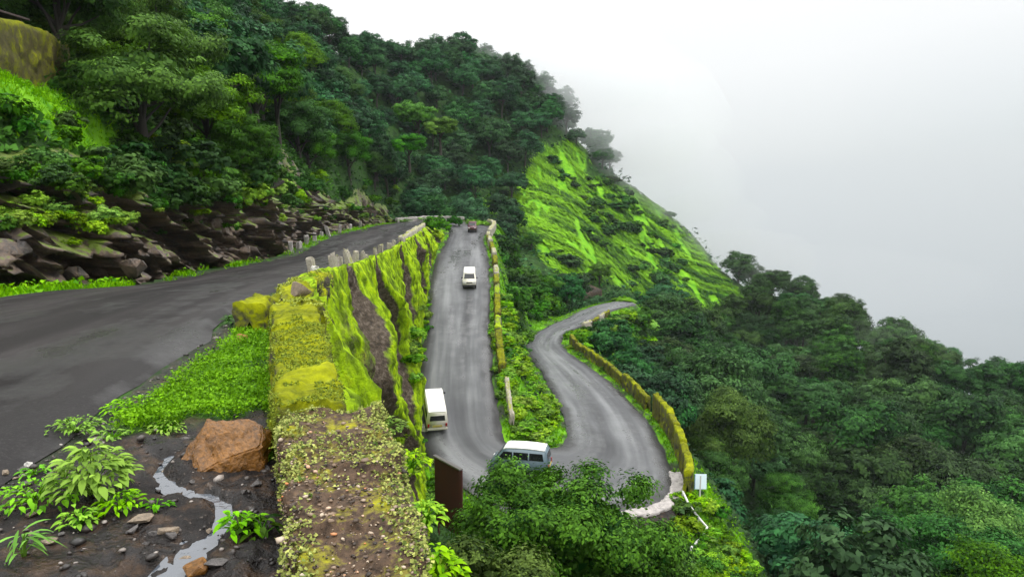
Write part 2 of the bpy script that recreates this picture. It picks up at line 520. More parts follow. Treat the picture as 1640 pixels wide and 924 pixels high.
def height(xy, detail=True):
    xy = np.asarray(xy, float)
    d1, z1 = near_seg(xy, i_L1)
    d2, z2 = near_seg(xy, i_L2)
    d3, z3 = near_seg(xy, i_L3)
    bt, bl = top_ev(xy), low_ev(xy)
    sd_ = cliff_sd(xy)
    D = np.hypot(xy[:, 0], xy[:, 1])
    if detail:
        bt = bt + fbm(xy[:, 0] * .12, xy[:, 1] * .12, 3) * 2.2 + fbm(xy[:, 0] * .5, xy[:, 1] * .5, 5) * .6
        bl = bl + fbm(xy[:, 0] * .08, xy[:, 1] * .08, 9) * 3.0 + fbm(xy[:, 0] * .5, xy[:, 1] * .5, 5) * .8
    # above the cliff: the road shelf then, past a verge, the hillside
    left1 = sstep(2.4, 6.5, d1)
    right_side = sd_ > -6
    shelf = z1 - .02 - .035 * np.clip(d1 - .8, 0, 3)
    near_par = (sd_ > -5) & (xy[:, 1] < 20) & (xy[:, 0] > -5.2)
    top = shelf - .5 * sstep(1.2, 1.9, d1) * (1 - left1) * (xy[:, 0] < -5) + (bt - shelf) * np.where(near_par, 0, left1)
    w2 = 1 / (d2 + .25) ** 3.2; w3 = 1 / (d3 + .25) ** 3.2; wb = 1 / 3.2 ** 3.2
    low = (z2 * w2 + z3 * w3 + bl * wb) / (w2 + w3 + wb)
    low = np.where((d2 < 1e-6 + .6), z2 - .10, low)
    low = np.where((d3 < .6) & (d2 >= .6), z3 - .10, low)
    t = sstep(-.25, .55, sd_)
    return top + (low - top) * t - .04 * (np.minimum(np.minimum(d1, d2), d3) < .4), (d1, d2, d3, sd_)

# ------------------------------------------------------------------ terrain sheet (dense near, coarse far)
NA, NR = 520, 400
ang = np.radians(np.linspace(-72, 72, NA))
rad = 1.6 * (470 / 1.6) ** (np.linspace(0, 1, NR))
AA, RR = np.meshgrid(ang, rad)
gxy = np.stack([(RR * np.sin(AA)).ravel(), (RR * np.cos(AA)).ravel()], 1)
gz, (gd1, gd2, gd3, gsd) = height(gxy)
gdm = np.minimum(np.minimum(gd1, gd2), gd3)
gD = np.hypot(gxy[:, 0], gxy[:, 1])
# small relief on the shoulder by the near parapet
sh = (gsd < 0) & (gd1 > .25) & (gxy[:, 1] < 22) & (gxy[:, 0] > -5.5)
STREAM = np.array([Z(px, py, -2.43)[:2] for px, py in [(278, 722), (250, 752), (288, 780), (335, 790), (358, 812), (350, 838), (326, 858), (302, 888), (262, 925)]])
STREAM_W = [.05, .07, .06, .09, .12, .07, .10, .11, .09]
def stream_g(xy):
    """1 in the middle of the trickle's channel, 0 away from it"""
    xy = xy + np.c_[fbm(xy[:, 0] * 7, xy[:, 1] * 7, 131, 3), fbm(xy[:, 0] * 7, xy[:, 1] * 7, 137, 3)] * .12
    best = np.zeros(len(xy))
    for a, b, wa, wb_ in zip(STREAM[:-1], STREAM[1:], STREAM_W[:-1], STREAM_W[1:]):
        ab = b - a
        t = np.clip(((xy - a) @ ab) / (ab @ ab), 0, 1)
        d = np.hypot(*(xy - a - t[:, None] * ab).T) / (wa + (wb_ - wa) * t)
        best = np.maximum(best, np.exp(-d * d))
    return best
sg = np.where(sh, stream_g(gxy), 0)
gz += np.where(sh, fbm(gxy[:, 0] * 2.2, gxy[:, 1] * 2.2, 21, 6) * .20 * sstep(.1, 1.2, gd1) * (1 - sg), 0) - .055 * sg
gz += np.where(sh, fbm(gxy[:, 0] * 9, gxy[:, 1] * 9, 23, 4) * .075 * sstep(.1, .8, gd1) * (1 - .8 * sg), 0)
gpx, gpy = project(np.stack([gxy[:, 0], gxy[:, 1], gz], 1))

def inpoly(px, py, poly):
    poly = np.array(poly, float)
    c = np.zeros(np.shape(px), bool)
    j = len(poly) - 1
    for i in range(len(poly)):
        xi, yi = poly[i]; xj, yj = poly[j]
        cond = ((yi > py) != (yj > py)) & (px < (xj - xi) * (py - yi) / (yj - yi + 1e-12) + xi)
        c ^= cond
        j = i
    return c
GRASS_FAR = [(848, 262), (880, 240), (940, 232), (952, 285), (1005, 292), (1085, 350), (1160, 432), (1185, 470), (1140, 545), (1095, 500), (1050, 470), (985, 450), (930, 455), (890, 425), (850, 390), (800, 350), (770, 322), (835, 325)]
GRASS_UP = [(-80, 95), (30, 110), (110, 160), (190, 215), (270, 270), (310, 330), (200, 300), (110, 240), (50, 190), (-80, 170)]
VERGE_IS = None
gn1 = fbm(gxy[:, 0] * .16, gxy[:, 1] * .16, 31, 5)
gn2 = fbm(gxy[:, 0] * 1.3, gxy[:, 1] * 1.3, 37, 5)
far = gD > 140
lime = np.where(inpoly(gpx + 70 * fbm(gxy[:, 0] * .06, gxy[:, 1] * .06, 101, 4), gpy + 40 * fbm(gxy[:, 0] * .06, gxy[:, 1] * .06, 103, 4), GRASS_FAR) & far, sstep(-.22, .02, gn1 + .25), 0.)
lime = np.maximum(lime, np.where(inpoly(gpx, gpy, GRASS_UP) & (gD > 20) & (gD < 60) & (gsd < 0), sstep(-.3, .0, gn2 + .15), 0.))
verge = ((gd1 < 2.2) & (gd1 > .15) & (gsd < -1) & (gxy[:, 1] > 8) & (gxy[:, 0] < -6))
lime = np.maximum(lime, np.where(verge, sstep(-.02, .14, gn2 + .9 * fbm(gxy[:, 0] * .22, gxy[:, 1] * .22, 85, 3)) * .9, 0))
isl = (np.minimum(gd2, gd3) < 5) & (gD > 40) & (gD < 150) & (gsd > 1)
lime = np.maximum(lime, np.where(isl, sstep(-.1, .12, gn2) * .9, 0))
mud = np.where(sh, 1., 0.)
mud = np.maximum(mud, np.where((gdm < 1.2) & (gdm > 0), .8 * sstep(1.2, .2, gdm) * (1 - lime), 0))
soil = inpoly(gpx, gpy, [(985, 822), (1090, 800), (1122, 880), (1040, 872)]) & (gD > 30)
mud = np.where(soil, 1., mud); lime = np.where(soil, 0., lime)
shp = fbm(gxy[:, 0] * 1.9, gxy[:, 1] * 1.9, 113, 4)
green_sh = np.where(sh, sstep(-.05, .12, gn2 + .55 * (sstep(5.2, 8.2, gxy[:, 1]) - .45) - .02 + .75 * fbm(gxy[:, 0] * 1.1, gxy[:, 1] * 1.1, 83, 4)), 0)
green_sh = green_sh * sstep(-.24, -.12, shp) * sstep(.05, .5, gd1 - .15 * (gxy[:, 1] > 7)) * (1 - np.exp(-(((gxy[:, 0] + 3.15) / .42) ** 2 + ((gxy[:, 1] - 6.5) / .45) ** 2)))
lime = np.where(sh, green_sh * .8, lime)
col = np.stack([lime, mud, np.clip(.5 + gn1, 0, 1), np.ones_like(lime)], 1)
idx = np.arange(NA * NR).reshape(NR, NA)
gf = np.stack([idx[:-1, :-1], idx[:-1, 1:], idx[1:, 1:], idx[1:, :-1]], -1).reshape(-1, 4)
m, nt, b = new_mat('ground')
ca = nd(nt, 'ShaderNodeAttribute', attribute_name='mask')
cs = nd(nt, 'ShaderNodeSeparateColor', {0: ca.outputs['Color']})
pos = nd(nt, 'ShaderNodeNewGeometry').outputs['Position']
n1 = noise_n(nt, pos, .9, 6); n2 = noise_n(nt, pos, 5.5, 6, .65); n3 = noise_n(nt, pos, .13, 4); n4 = noise_n(nt, pos, 22, 4, .6)
floor_c = mix_n(nt, maprange(nt, n1, .35, .65), (.006, .026, .003), (.030, .085, .008))
lime_c = mix_n(nt, maprange(nt, math_n(nt, 'ADD', math_n(nt, 'MULTIPLY', n1, .6), math_n(nt, 'MULTIPLY', n3, .4)), .38, .62), (.065, .24, .003), (.185, .43, .006))
mud_c = ramp_n(nt, n2, [(.25, (.003, .0026, .0024)), (.5, (.011, .0085, .0075)), (.62, (.036, .020, .010)), (.8, (.085, .062, .048))])
mud_c = mix_n(nt, maprange(nt, n4, .63, .78), mud_c, (.12, .10, .085))
c1 = mix_n(nt, cs.outputs['Red'], floor_c, lime_c)
c2 = mix_n(nt, math_n(nt, 'MULTIPLY', cs.outputs['Green'], math_n(nt, 'SUBTRACT', 1, cs.outputs['Red'])), c1, mud_c)
nt.links.new(c2, b.inputs['Base Color'])
wet = maprange(nt, noise_n(nt, pos, 1.7, 4), .42, .58, .16, .7)
nt.links.new(mix_n(nt, cs.outputs['Green'], (.9, .9, .9), wet) if False else math_n(nt, 'SUBTRACT', .9, math_n(nt, 'MULTIPLY', cs.outputs['Green'], math_n(nt, 'SUBTRACT', .9, wet))), b.inputs['Roughness'])
nt.links.new(bump_n(nt, math_n(nt, 'ADD', n2, math_n(nt, 'MULTIPLY', n4, .5)), .8, .05), b.inputs['Normal'])
b.inputs['Specular IOR Level'].default_value = .22
M['ground'] = m
terr = mobj('terrain', np_mesh('terrain', np.stack([gxy[:, 0], gxy[:, 1], gz], 1), gf, m, {'mask': ('POINT', col)}, smooth=True))
tag(terr, 'green hillside falling from the upper road into the valley', 'terrain', kind='structure')

def ground_z(x, y):
    return float(height(np.array([[x, y]]))[0][0])

# ------------------------------------------------------------------ road sheet
NX = 24
us = np.linspace(0, 1, NX + 1)
leng = np.concatenate([[0], np.cumsum(np.linalg.norm(np.diff(RC, axis=0), axis=1))])
rv = EL[:, None, :] + (ER - EL)[:, None, :] * us[None, :, None]
rv = rv.copy()
rv[:, :, 2] += .045 + .06 * (1 - (2 * us[None, :] - 1) ** 2)
rv[:, (0, -1), 2] -= .10
wob = fbm(rv[:, :, 0].ravel() * .5, rv[:, :, 1].ravel() * .5, 41).reshape(rv.shape[:2]) * .05
rv[:, :, 2] += wob
edge_w = (fbm(leng * .6, leng * 0 + 3.3, 43, 5) * .7)
rv[:, 0, :2] -= (DIRR[:, :2] * edge_w[:, None])
rv[:, -1, :2] += (DIRR[:, :2] * (fbm(leng * .6, leng * 0 + 9.3, 47, 5) * .6)[:, None])
ruv = np.stack([np.broadcast_to(us[None] * 1.0, rv.shape[:2]), np.broadcast_to(leng[:, None], rv.shape[:2])], -1).reshape(-1, 2)
nr = len(RC)
ridx = np.arange(nr * (NX + 1)).reshape(nr, NX + 1)
rf = np.stack([ridx[:-1, :-1], ridx[:-1, 1:], ridx[1:, 1:], ridx[1:, :-1]], -1).reshape(-1, 4)
m, nt, b = new_mat('asphalt')
uv = nd(nt, 'ShaderNodeUVMap').outputs[0]
pos = nd(nt, 'ShaderNodeNewGeometry').outputs['Position']
mp = nd(nt, 'ShaderNodeMapping', {'Vector': uv, 'Scale': (3.6, .030, 1)}).outputs[0]
mp2 = nd(nt, 'ShaderNodeMapping', {'Vector': uv, 'Scale': (9.0, .07, 1)}).outputs[0]
tr = noise_n(nt, mp, 1.0, 3, .5); tr2 = noise_n(nt, mp2, 1.0, 4, .6)
pn = noise_n(nt, pos, .30, 6, .6); fine = noise_n(nt, pos, 30, 5, .7)
f = math_n(nt, 'ADD', math_n(nt, 'MULTIPLY', tr, .60), math_n(nt, 'ADD', math_n(nt, 'MULTIPLY', tr2, .22), math_n(nt, 'MULTIPLY', pn, .18)))
sxy = nd(nt, 'ShaderNodeSeparateXYZ', {0: uv}); ux = sxy.outputs['X']
lower_grey = maprange(nt, sxy.outputs['Y'], 95, 190)              # the upper stretch is darker and browner, the lower ones lighter grey
edge = math_n(nt, 'ABSOLUTE', math_n(nt, 'SUBTRACT', ux, .5))
ca_ = ramp_n(nt, f, [(.40, (.0045, .0037, .0035)), (.48, (.013, .011, .0108)), (.57, (.036, .032, .032))])
cb_ = ramp_n(nt, f, [(.34, (.040, .041, .044)), (.48, (.088, .091, .096)), (.62, (.18, .185, .19))])
c = mix_n(nt, lower_grey, ca_, cb_)
c = mix_n(nt, math_n(nt, 'MULTIPLY', maprange(nt, math_n(nt, 'ADD', edge, math_n(nt, 'MULTIPLY', math_n(nt, 'SUBTRACT', pn, .5), .35)), .33, .45), .85), c, (.016, .015, .015))
c = mix_n(nt, maprange(nt, fine, .52, .8, 0, .5), c, (.075, .07, .067))
nt.links.new(c, b.inputs['Base Color'])
wetp = maprange(nt, math_n(nt, 'ADD', math_n(nt, 'MULTIPLY', noise_n(nt, nd(nt, 'ShaderNodeMapping', {'Vector': uv, 'Scale': (4.5, .06, 1), 'Location': (3, 7, 0)}).outputs[0], 1, 4), .65), math_n(nt, 'MULTIPLY', noise_n(nt, pos, .9, 5, .6), .35)), .50, .60)
nt.links.new(math_n(nt, 'SUBTRACT', maprange(nt, f, .40, .58, .62, .42), math_n(nt, 'MULTIPLY', wetp, .26)), b.inputs['Roughness'])
nt.links.new(math_n(nt, 'ADD', maprange(nt, lower_grey, 0, 1, .08, .20), math_n(nt, 'MULTIPLY', wetp, .28)), b.inputs['Specular IOR Level'])
c = mix_n(nt, math_n(nt, 'MULTIPLY', wetp, .4), c, (.012, .011, .011))
nt.links.new(c, b.inputs['Base Color'])
nt.links.new(bump_n(nt, fine, .5, .012), b.inputs['Normal'])
M['asphalt'] = m
road = mobj('road', np_mesh('road', rv.reshape(-1, 3), rf, m, uv=ruv, smooth=True))
tag(road, 'wet grey mountain road winding through two hairpin bends', 'road', kind='structure')

# ------------------------------------------------------------------ haze
def volume_mat(name, colr, dens, aniso=.0):
    mm = bpy.data.materials.new(name)
    mm.use_nodes = True
    t = mm.node_tree
    t.nodes.clear()
    o = t.nodes.new('ShaderNodeOutputMaterial')
    v = t.nodes.new('ShaderNodeVolumePrincipled')
    v.inputs['Color'].default_value = rgb(colr)
    v.inputs['Density'].default_value = dens
    v.inputs['Anisotropy'].default_value = aniso
    t.links.new(v.outputs[0], o.inputs['Volume'])
    return mm
HAZE = 0.00009
bm = bmesh.new()
add_box(bm, (0, 170, -70), (1500, 1100, 330))
tag(bm_obj('haze', bm, volume_mat('haze', (.86, .93, 1.0), HAZE)), 'thin pale monsoon haze in the valley air', 'haze', kind='stuff')

# ------------------------------------------------------------------ walls, rock face
def sweep_wall(path, width, height, seed, amp=.05, m_top=10, r=.12, cap=True, nf=2.2, sub=.12):
    """rough masonry body following PATH (points on its top centre line)"""
    path = np.asarray(path, float)
    seg = np.concatenate([[0], np.cumsum(np.linalg.norm(np.diff(path, axis=0), axis=1))])
    n = max(4, int(seg[-1] / sub))
    s = np.linspace(0, seg[-1], n)
    c = np.stack([np.interp(s, seg, path[:, k]) for k in range(3)], 1)
    w = np.interp(s, seg, np.broadcast_to(width, len(path)))
    h = np.interp(s, seg, np.broadcast_to(height, len(path)))
    t = np.gradient(c, axis=0); t[:, 2] = 0
    t /= np.linalg.norm(t, axis=1)[:, None]
    sx = np.stack([t[:, 1], -t[:, 0], 0 * t[:, 0]], 1)
    prof = []          # (side in half widths, depth 0..1 * h , rounding)
    ns = max(3, int(np.max(h) / sub))
    for k in range(ns): prof.append((-1, 1 - k / ns, 0))
    for q in (0, 30, 60, 90): prof.append((-1, 0, q))
    for k in range(1, m_top): prof.append((-1 + 2 * k / m_top, 0, None))
    for q in (90, 60, 30, 0): prof.append((1, 0, q))
    for k in range(ns): prof.append((1, (k + 1) / ns, 0))
    rings = []
    for i in range(n):
        ring = []
        rr = min(r, w[i] * .3, h[i] * .4)
        for (a, dep, q) in prof:
            if q is None: off, z = a * (w[i] / 2 - rr), 0
            elif dep == 0 and True:
                off = a * (w[i] / 2 - rr + rr * math.cos(math.radians(q))); z = -rr + rr * math.sin(math.radians(q))
            else: off, z = a * w[i] / 2, -rr - dep * (h[i] - rr)
            ring.append(c[i] + sx[i] * off + np.array([0, 0, z]))
        rings.append(ring)
    V = np.array(rings)
    cen = c + np.array([0, 0, -1]) * (h[:, None] * .5)
    for i in range(n):
        for j in range(len(prof)):
            p = V[i, j]
            o = p - cen[i]; o /= np.linalg.norm(o) + 1e-6
            v = mnoise.fractal(Vector(p * nf + seed * 3.7), .8, 2.1, 5)
            v2 = mnoise.cell(Vector(p * 2.6 + seed))
            V[i, j] = p + o * (amp * v + amp * .5 * (v2 - .5))
    npf = len(prof)
    if cap:
        e0 = V[0].mean(0, keepdims=True) + 0 * V[0]; e1 = V[-1].mean(0, keepdims=True) + 0 * V[-1]
        mid0 = V[0] * .5 + e0 * .5; mid1 = V[-1] * .5 + e1 * .5
        V = np.concatenate([e0[None], mid0[None], V, mid1[None], e1[None]])
    k = V.shape[0]
    ii = np.arange(k * npf).reshape(k, npf)
    f = np.stack([ii[:-1, :-1], ii[1:, :-1], ii[1:, 1:], ii[:-1, 1:]], -1).reshape(-1, 4)
    return V.reshape(-1, 3), f

def interp_path(poly, y):
    return np.interp(y, [p[1] for p in poly], [p[0] for p in poly])

# cut rock along the inner side of the upper road
si = np.where((SID >= 1.25) & (SID <= 8.0))[0]
foot = EL[si] - DIRR[si] * 1.35
sl = np.concatenate([[0], np.cumsum(np.linalg.norm(np.diff(foot[:, :2], axis=0), axis=1))])
ncol = 560
warp = np.concatenate([np.linspace(0, 45, 380), np.linspace(45, sl[-1], 181)[1:]])
fx = np.stack([np.interp(warp, sl, foot[:, k]) for k in range(3)], 1)
ou = np.stack([np.interp(warp, sl, -DIRR[si][:, k]) for k in range(2)], 1)
ou /= np.linalg.norm(ou, axis=1)[:, None]
hh = np.interp(fx[:, 1], [5, 14, 20, 30, 47, 80, 110, 135], [2.4, 2.7, 3.0, 3.5, 3.9, 3.2, 2.2, .6])
hh = hh + fbm(warp * .35, warp * 0 + 5, 61, 4) * 1.6
nrow = nrow_rock = 46
RV = np.zeros((len(warp), nrow + 6, 3))
gz_top = height(np.stack([fx[:, 0] + ou[:, 0] * 5.0, fx[:, 1] + ou[:, 1] * 5.0], 1))[0]
for j in range(nrow + 6):
    if j < nrow:
        t = j / (nrow - 1)
        off = .15 + 1.75 * t ** 1.3
        z = fx[:, 2] - .35 + (hh + .35) * t
        q = np.stack([fx[:, 0] + ou[:, 0] * off, fx[:, 1] + ou[:, 1] * off, z], 1)
    else:
        t = (j - nrow + 1) / 6
        off = 1.9 + 3.1 * t
        z = (fx[:, 2] + hh) * (1 - t) + (gz_top - .15) * t
        q = np.stack([fx[:, 0] + ou[:, 0] * off, fx[:, 1] + ou[:, 1] * off, z], 1)
    RV[:, j] = q
rk = RV.copy()
for i in range(RV.shape[0]):
    sc_ = 1.0 + .4 * min(1, RV[i, 0, 1] / 60)
    for j in range(RV.shape[1]):
        p = Vector(RV[i, j])
        q = Vector((p.x * .8, p.y * .8, p.z * 1.35 + (p.y - p.x) * .42)) + .30 * Vector((mnoise.noise(p * .9), mnoise.noise(p * .9 + Vector((9, 0, 0))), mnoise.noise(p * .9 + Vector((0, 7, 0)))))
        c1v = mnoise.voronoi(Vector((q.x * .42, q.y * .42, q.z * .62)))[1][0]
        c2v = mnoise.voronoi(Vector((q.x * 1.15, q.y * 1.15, q.z * 1.7)))[1][0]
        e1 = Vector((q.x * .42, q.y * .42, q.z * .62)) - c1v; e2 = Vector((q.x * 1.15, q.y * 1.15, q.z * 1.7)) - c2v
        def rv_(c, k_): return mnoise.cell(Vector((c.x * 17.3 + k_ * 5.1, c.y * 13.7 + k_, c.z * 19.1 - k_))) - .5
        # tilted flat facets with sharp steps between them
        a = .75 * rv_(c1v, 1) + .8 * (e1.x * rv_(c1v, 2) + e1.y * rv_(c1v, 3) + e1.z * (rv_(c1v, 4) - .35)) \
            + .26 * rv_(c2v, 5) + .40 * (e2.x * rv_(c2v, 6) + e2.y * rv_(c2v, 7) + e2.z * (rv_(c2v, 8) - .3)) + .12 * mnoise.fractal(p * 1.6, .9, 2, 4)
        k = (1.0 if j < nrow else max(0, 1 - (j - nrow + 1) / 6)) * min(1, .3 + j / 6)
        rk[i, j, :2] -= ou[i] * a * k * sc_
        rk[i, j, 2] += k * .28 * mnoise.noise(q * 1.6 + Vector((3, 3, 3)))
ii = np.arange(rk.shape[0] * rk.shape[1]).reshape(rk.shape[:2])
rkf = np.stack([ii[:-1, :-1], ii[:-1, 1:], ii[1:, 1:], ii[1:, :-1]], -1).reshape(-1, 4)
m, nt, b = new_mat('rock')
gg = nd(nt, 'ShaderNodeNewGeometry')
pos = gg.outputs['Position']; nz = nd(nt, 'ShaderNodeSeparateXYZ', {0: gg.outputs['Normal']}).outputs['Z']
n1 = noise_n(nt, pos, .55, 6, .6); n2 = noise_n(nt, pos, 3.2, 7, .65); n3 = noise_n(nt, pos, 14, 5, .65)
cc = ramp_n(nt, math_n(nt, 'ADD', math_n(nt, 'MULTIPLY', n1, .55), math_n(nt, 'MULTIPLY', n2, .45)),
            [(.32, (.016, .014, .014)), (.44, (.062, .048, .039)), (.52, (.14, .095, .064)), (.62, (.23, .17, .125)), (.74, (.20, .19, .195))])
cc = mix_n(nt, maprange(nt, n3, .45, .7, 0, .55), cc, (.02, .018, .016))
hg = nd(nt, 'ShaderNodeAttribute', attribute_name='hgt').outputs['Fac']
mossf = maprange(nt, math_n(nt, 'ADD', math_n(nt, 'MULTIPLY', math_n(nt, 'SUBTRACT', hg, .55), .34), math_n(nt, 'ADD', math_n(nt, 'ADD', n2, math_n(nt, 'MULTIPLY', nz, .42)), math_n(nt, 'MULTIPLY', math_n(nt, 'SUBTRACT', n1, .5), .8))), .78, .9)
cc = mix_n(nt, mossf, cc, mix_n(nt, n3, (.05, .10, .006), (.17, .24, .01)))
nt.links.new(cc, b.inputs['Base Color'])
nt.links.new(maprange(nt, n2, .35, .65, .35, .75), b.inputs['Roughness'])
nt.links.new(bump_n(nt, math_n(nt, 'ADD', n2, math_n(nt, 'MULTIPLY', n3, .4)), 1, .12), b.inputs['Normal'])
M['rock'] = m
rock = mobj('rock_face', np_mesh('rock_face', rk.reshape(-1, 3), rkf, m, {'hgt': ('POINT', np.broadcast_to(np.clip(np.arange(rk.shape[1]) / nrow_rock, 0, 1.1)[None], rk.shape[:2]).ravel().copy())}, smooth=False))
tag(rock, 'broken brown and grey cut rock beside the upper road', 'rock face', kind='structure')

# tall mossy retaining wall from the upper road down to the lower one
yy = np.concatenate([np.linspace(3, 60, 420), np.linspace(60, 129, 300)[1:]])
tx = interp_path(CLIFF, yy)
d_, z_ = near_seg(np.stack([tx - 1.2, yy], 1), i_L1)
tz = z_ + np.where(yy < 12, -.35, .25)
l2i = np.where((SID >= 12) & (SID <= 17))[0]
o_ = np.argsort(ER[l2i][:, 1])
lx, lz = np.interp(yy, ER[l2i][o_, 1], ER[l2i][o_, 0]), np.interp(yy, ER[l2i][o_, 1], ER[l2i][o_, 2])
nx_ = tx + np.interp(yy, [3, 11, 20, 30, 40, 50], [1.3, 2.2, 3.1, 3.4, 2.9, 2.0])
nz_ = np.interp(yy, [3, 8, 11, 20, 30, 40, 50], [-5.6, -8, -9.5, -13.6, -17.2, -18.4, -18.5])
far_ = sstep(46, 53, yy)
bx = nx_ * (1 - far_) + (lx - .35) * far_
bz = nz_ * (1 - far_) + lz * far_ - .3
nrow = 64
WV = np.zeros((len(yy), nrow + 5, 3)); bias = np.zeros((len(yy), nrow + 5))
for j in range(nrow + 5):
    if j < 5:
        t = j / 5
        WV[:, j] = np.stack([tx - .75 + .75 * t, yy, tz - .45 * (1 - t) ** 2], 1)
    else:
        t = (j - 5) / (nrow - 1)
        WV[:, j] = np.stack([tx + (bx - tx) * t ** 1.25, yy, tz + (bz - tz) * t], 1)
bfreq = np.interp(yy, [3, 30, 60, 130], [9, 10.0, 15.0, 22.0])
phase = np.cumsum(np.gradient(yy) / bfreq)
for i in range(len(yy)):
    for j in range(nrow + 5):
        t = max(0, (j - 5) / (nrow - 1))
        p = Vector(WV[i, j])
        ph = phase[i] + .28 * mnoise.noise(p * .16) - .22 * t
        fr = ph - math.floor(ph)
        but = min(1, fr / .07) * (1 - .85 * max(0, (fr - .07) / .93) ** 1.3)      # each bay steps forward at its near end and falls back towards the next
        fl = mnoise.fractal(Vector((p.x * .5, p.y * .8, p.z * .22)), .9, 2.1, 5)
        fi = mnoise.fractal(p * 1.8, .8, 2.1, 4)
        ramp_t = min(1, t * 5) * min(1, (1 - t) * 2.2 + .05)
        mature = min(1, max(0, (yy[i] - 14) / 14))
        dx = (1.5 * (but - .45) * mature + .7 * fl) * ramp_t + .18 * fi
        WV[i, j, 0] += dx
        WV[i, j, 1] += .25 * fl * ramp_t
        if j < 9: WV[i, j, 2] += .22 * mnoise.fractal(Vector((p.x * 1.2, p.y * .8, 3.3)), .9, 2, 4)
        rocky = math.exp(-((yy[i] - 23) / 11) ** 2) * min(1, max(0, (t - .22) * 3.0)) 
        bias[i, j] = .07 - .34 * rocky + .16 * mnoise.noise(Vector((p.x * .2, p.y * .22, p.z * .10))) - .9 * max(0, 1 - abs(fr - .02) / .06) * mature + .20 * min(1, max(0, (yy[i] - 28) / 8)) + .05 * (1 - rocky) * (yy[i] > 34)  # dark rock in the gaps between bays: bare of moss, plus painted-in shade
ii = np.arange(len(yy) * (nrow + 5)).reshape(len(yy), nrow + 5)
wf = np.stack([ii[:-1, :-1], ii[1:, :-1], ii[1:, 1:], ii[:-1, 1:]], -1).reshape(-1, 4)
m, nt, b = new_mat('retaining_wall')
gg = nd(nt, 'ShaderNodeNewGeometry'); pos = gg.outputs['Position']
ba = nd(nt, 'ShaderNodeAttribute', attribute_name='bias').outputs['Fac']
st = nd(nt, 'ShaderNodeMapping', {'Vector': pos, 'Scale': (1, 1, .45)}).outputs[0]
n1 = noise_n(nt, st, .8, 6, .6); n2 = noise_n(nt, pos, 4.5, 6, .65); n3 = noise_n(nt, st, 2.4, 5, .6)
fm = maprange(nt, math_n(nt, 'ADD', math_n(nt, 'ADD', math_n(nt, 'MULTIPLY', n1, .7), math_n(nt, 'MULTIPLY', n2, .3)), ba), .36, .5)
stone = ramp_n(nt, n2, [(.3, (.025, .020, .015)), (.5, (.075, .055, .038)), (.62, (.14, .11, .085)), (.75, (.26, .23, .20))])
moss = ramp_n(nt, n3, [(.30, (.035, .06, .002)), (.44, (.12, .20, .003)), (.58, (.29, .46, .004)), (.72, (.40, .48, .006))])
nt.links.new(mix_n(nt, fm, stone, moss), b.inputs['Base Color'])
nt.links.new(maprange(nt, fm, 0, 1, .45, .95), b.inputs['Roughness'])
nt.links.new(bump_n(nt, math_n(nt, 'ADD', n2, n3), .9, .12), b.inputs['Normal'])
b.inputs['Specular IOR Level'].default_value = .15
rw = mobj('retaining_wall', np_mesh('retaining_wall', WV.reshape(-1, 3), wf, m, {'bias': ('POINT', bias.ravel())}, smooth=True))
tag(rw, 'tall mossy lime-green retaining wall with buttresses between the upper and lower road', 'retaining wall')

# ------------------------------------------------------------------ leaves
def leaf_cards(pos, nrm, size, rng, v=None, asp=.55, droop=.25):
    """one bent diamond per position"""
    n = len(pos)
    a = rng.normal(size=(n, 3))
    t = np.cross(nrm, a); t /= np.linalg.norm(t, axis=1)[:, None] + 1e-9
    s = np.cross(nrm, t)
    l = (size * rng.uniform(.6, 1.35, n))[:, None]
    w = l * asp
    up = nrm * l * droop
    V = np.stack([pos - t * l * .5, pos + s * w * .5 + up * .3, pos + t * l * .5 - up * .4, pos - s * w * .5 + up * .3], 1).reshape(-1, 3)
    f = np.arange(n * 4).reshape(n, 4)
    if v is None: v = np.clip(rng.normal(.5, .25, n), 0, 1)
    return V, f, np.repeat(v, 4)
def leaf_mesh(name, sets, mat):
    V = np.concatenate([s[0] for s in sets]); o = 0; F_ = []
    for s in sets:
        F_.append(s[1] + o); o += len(s[0])
    return np_mesh(name, V, np.concatenate(F_), mat, {'v': ('POINT', np.concatenate([s[2] for s in sets]))})

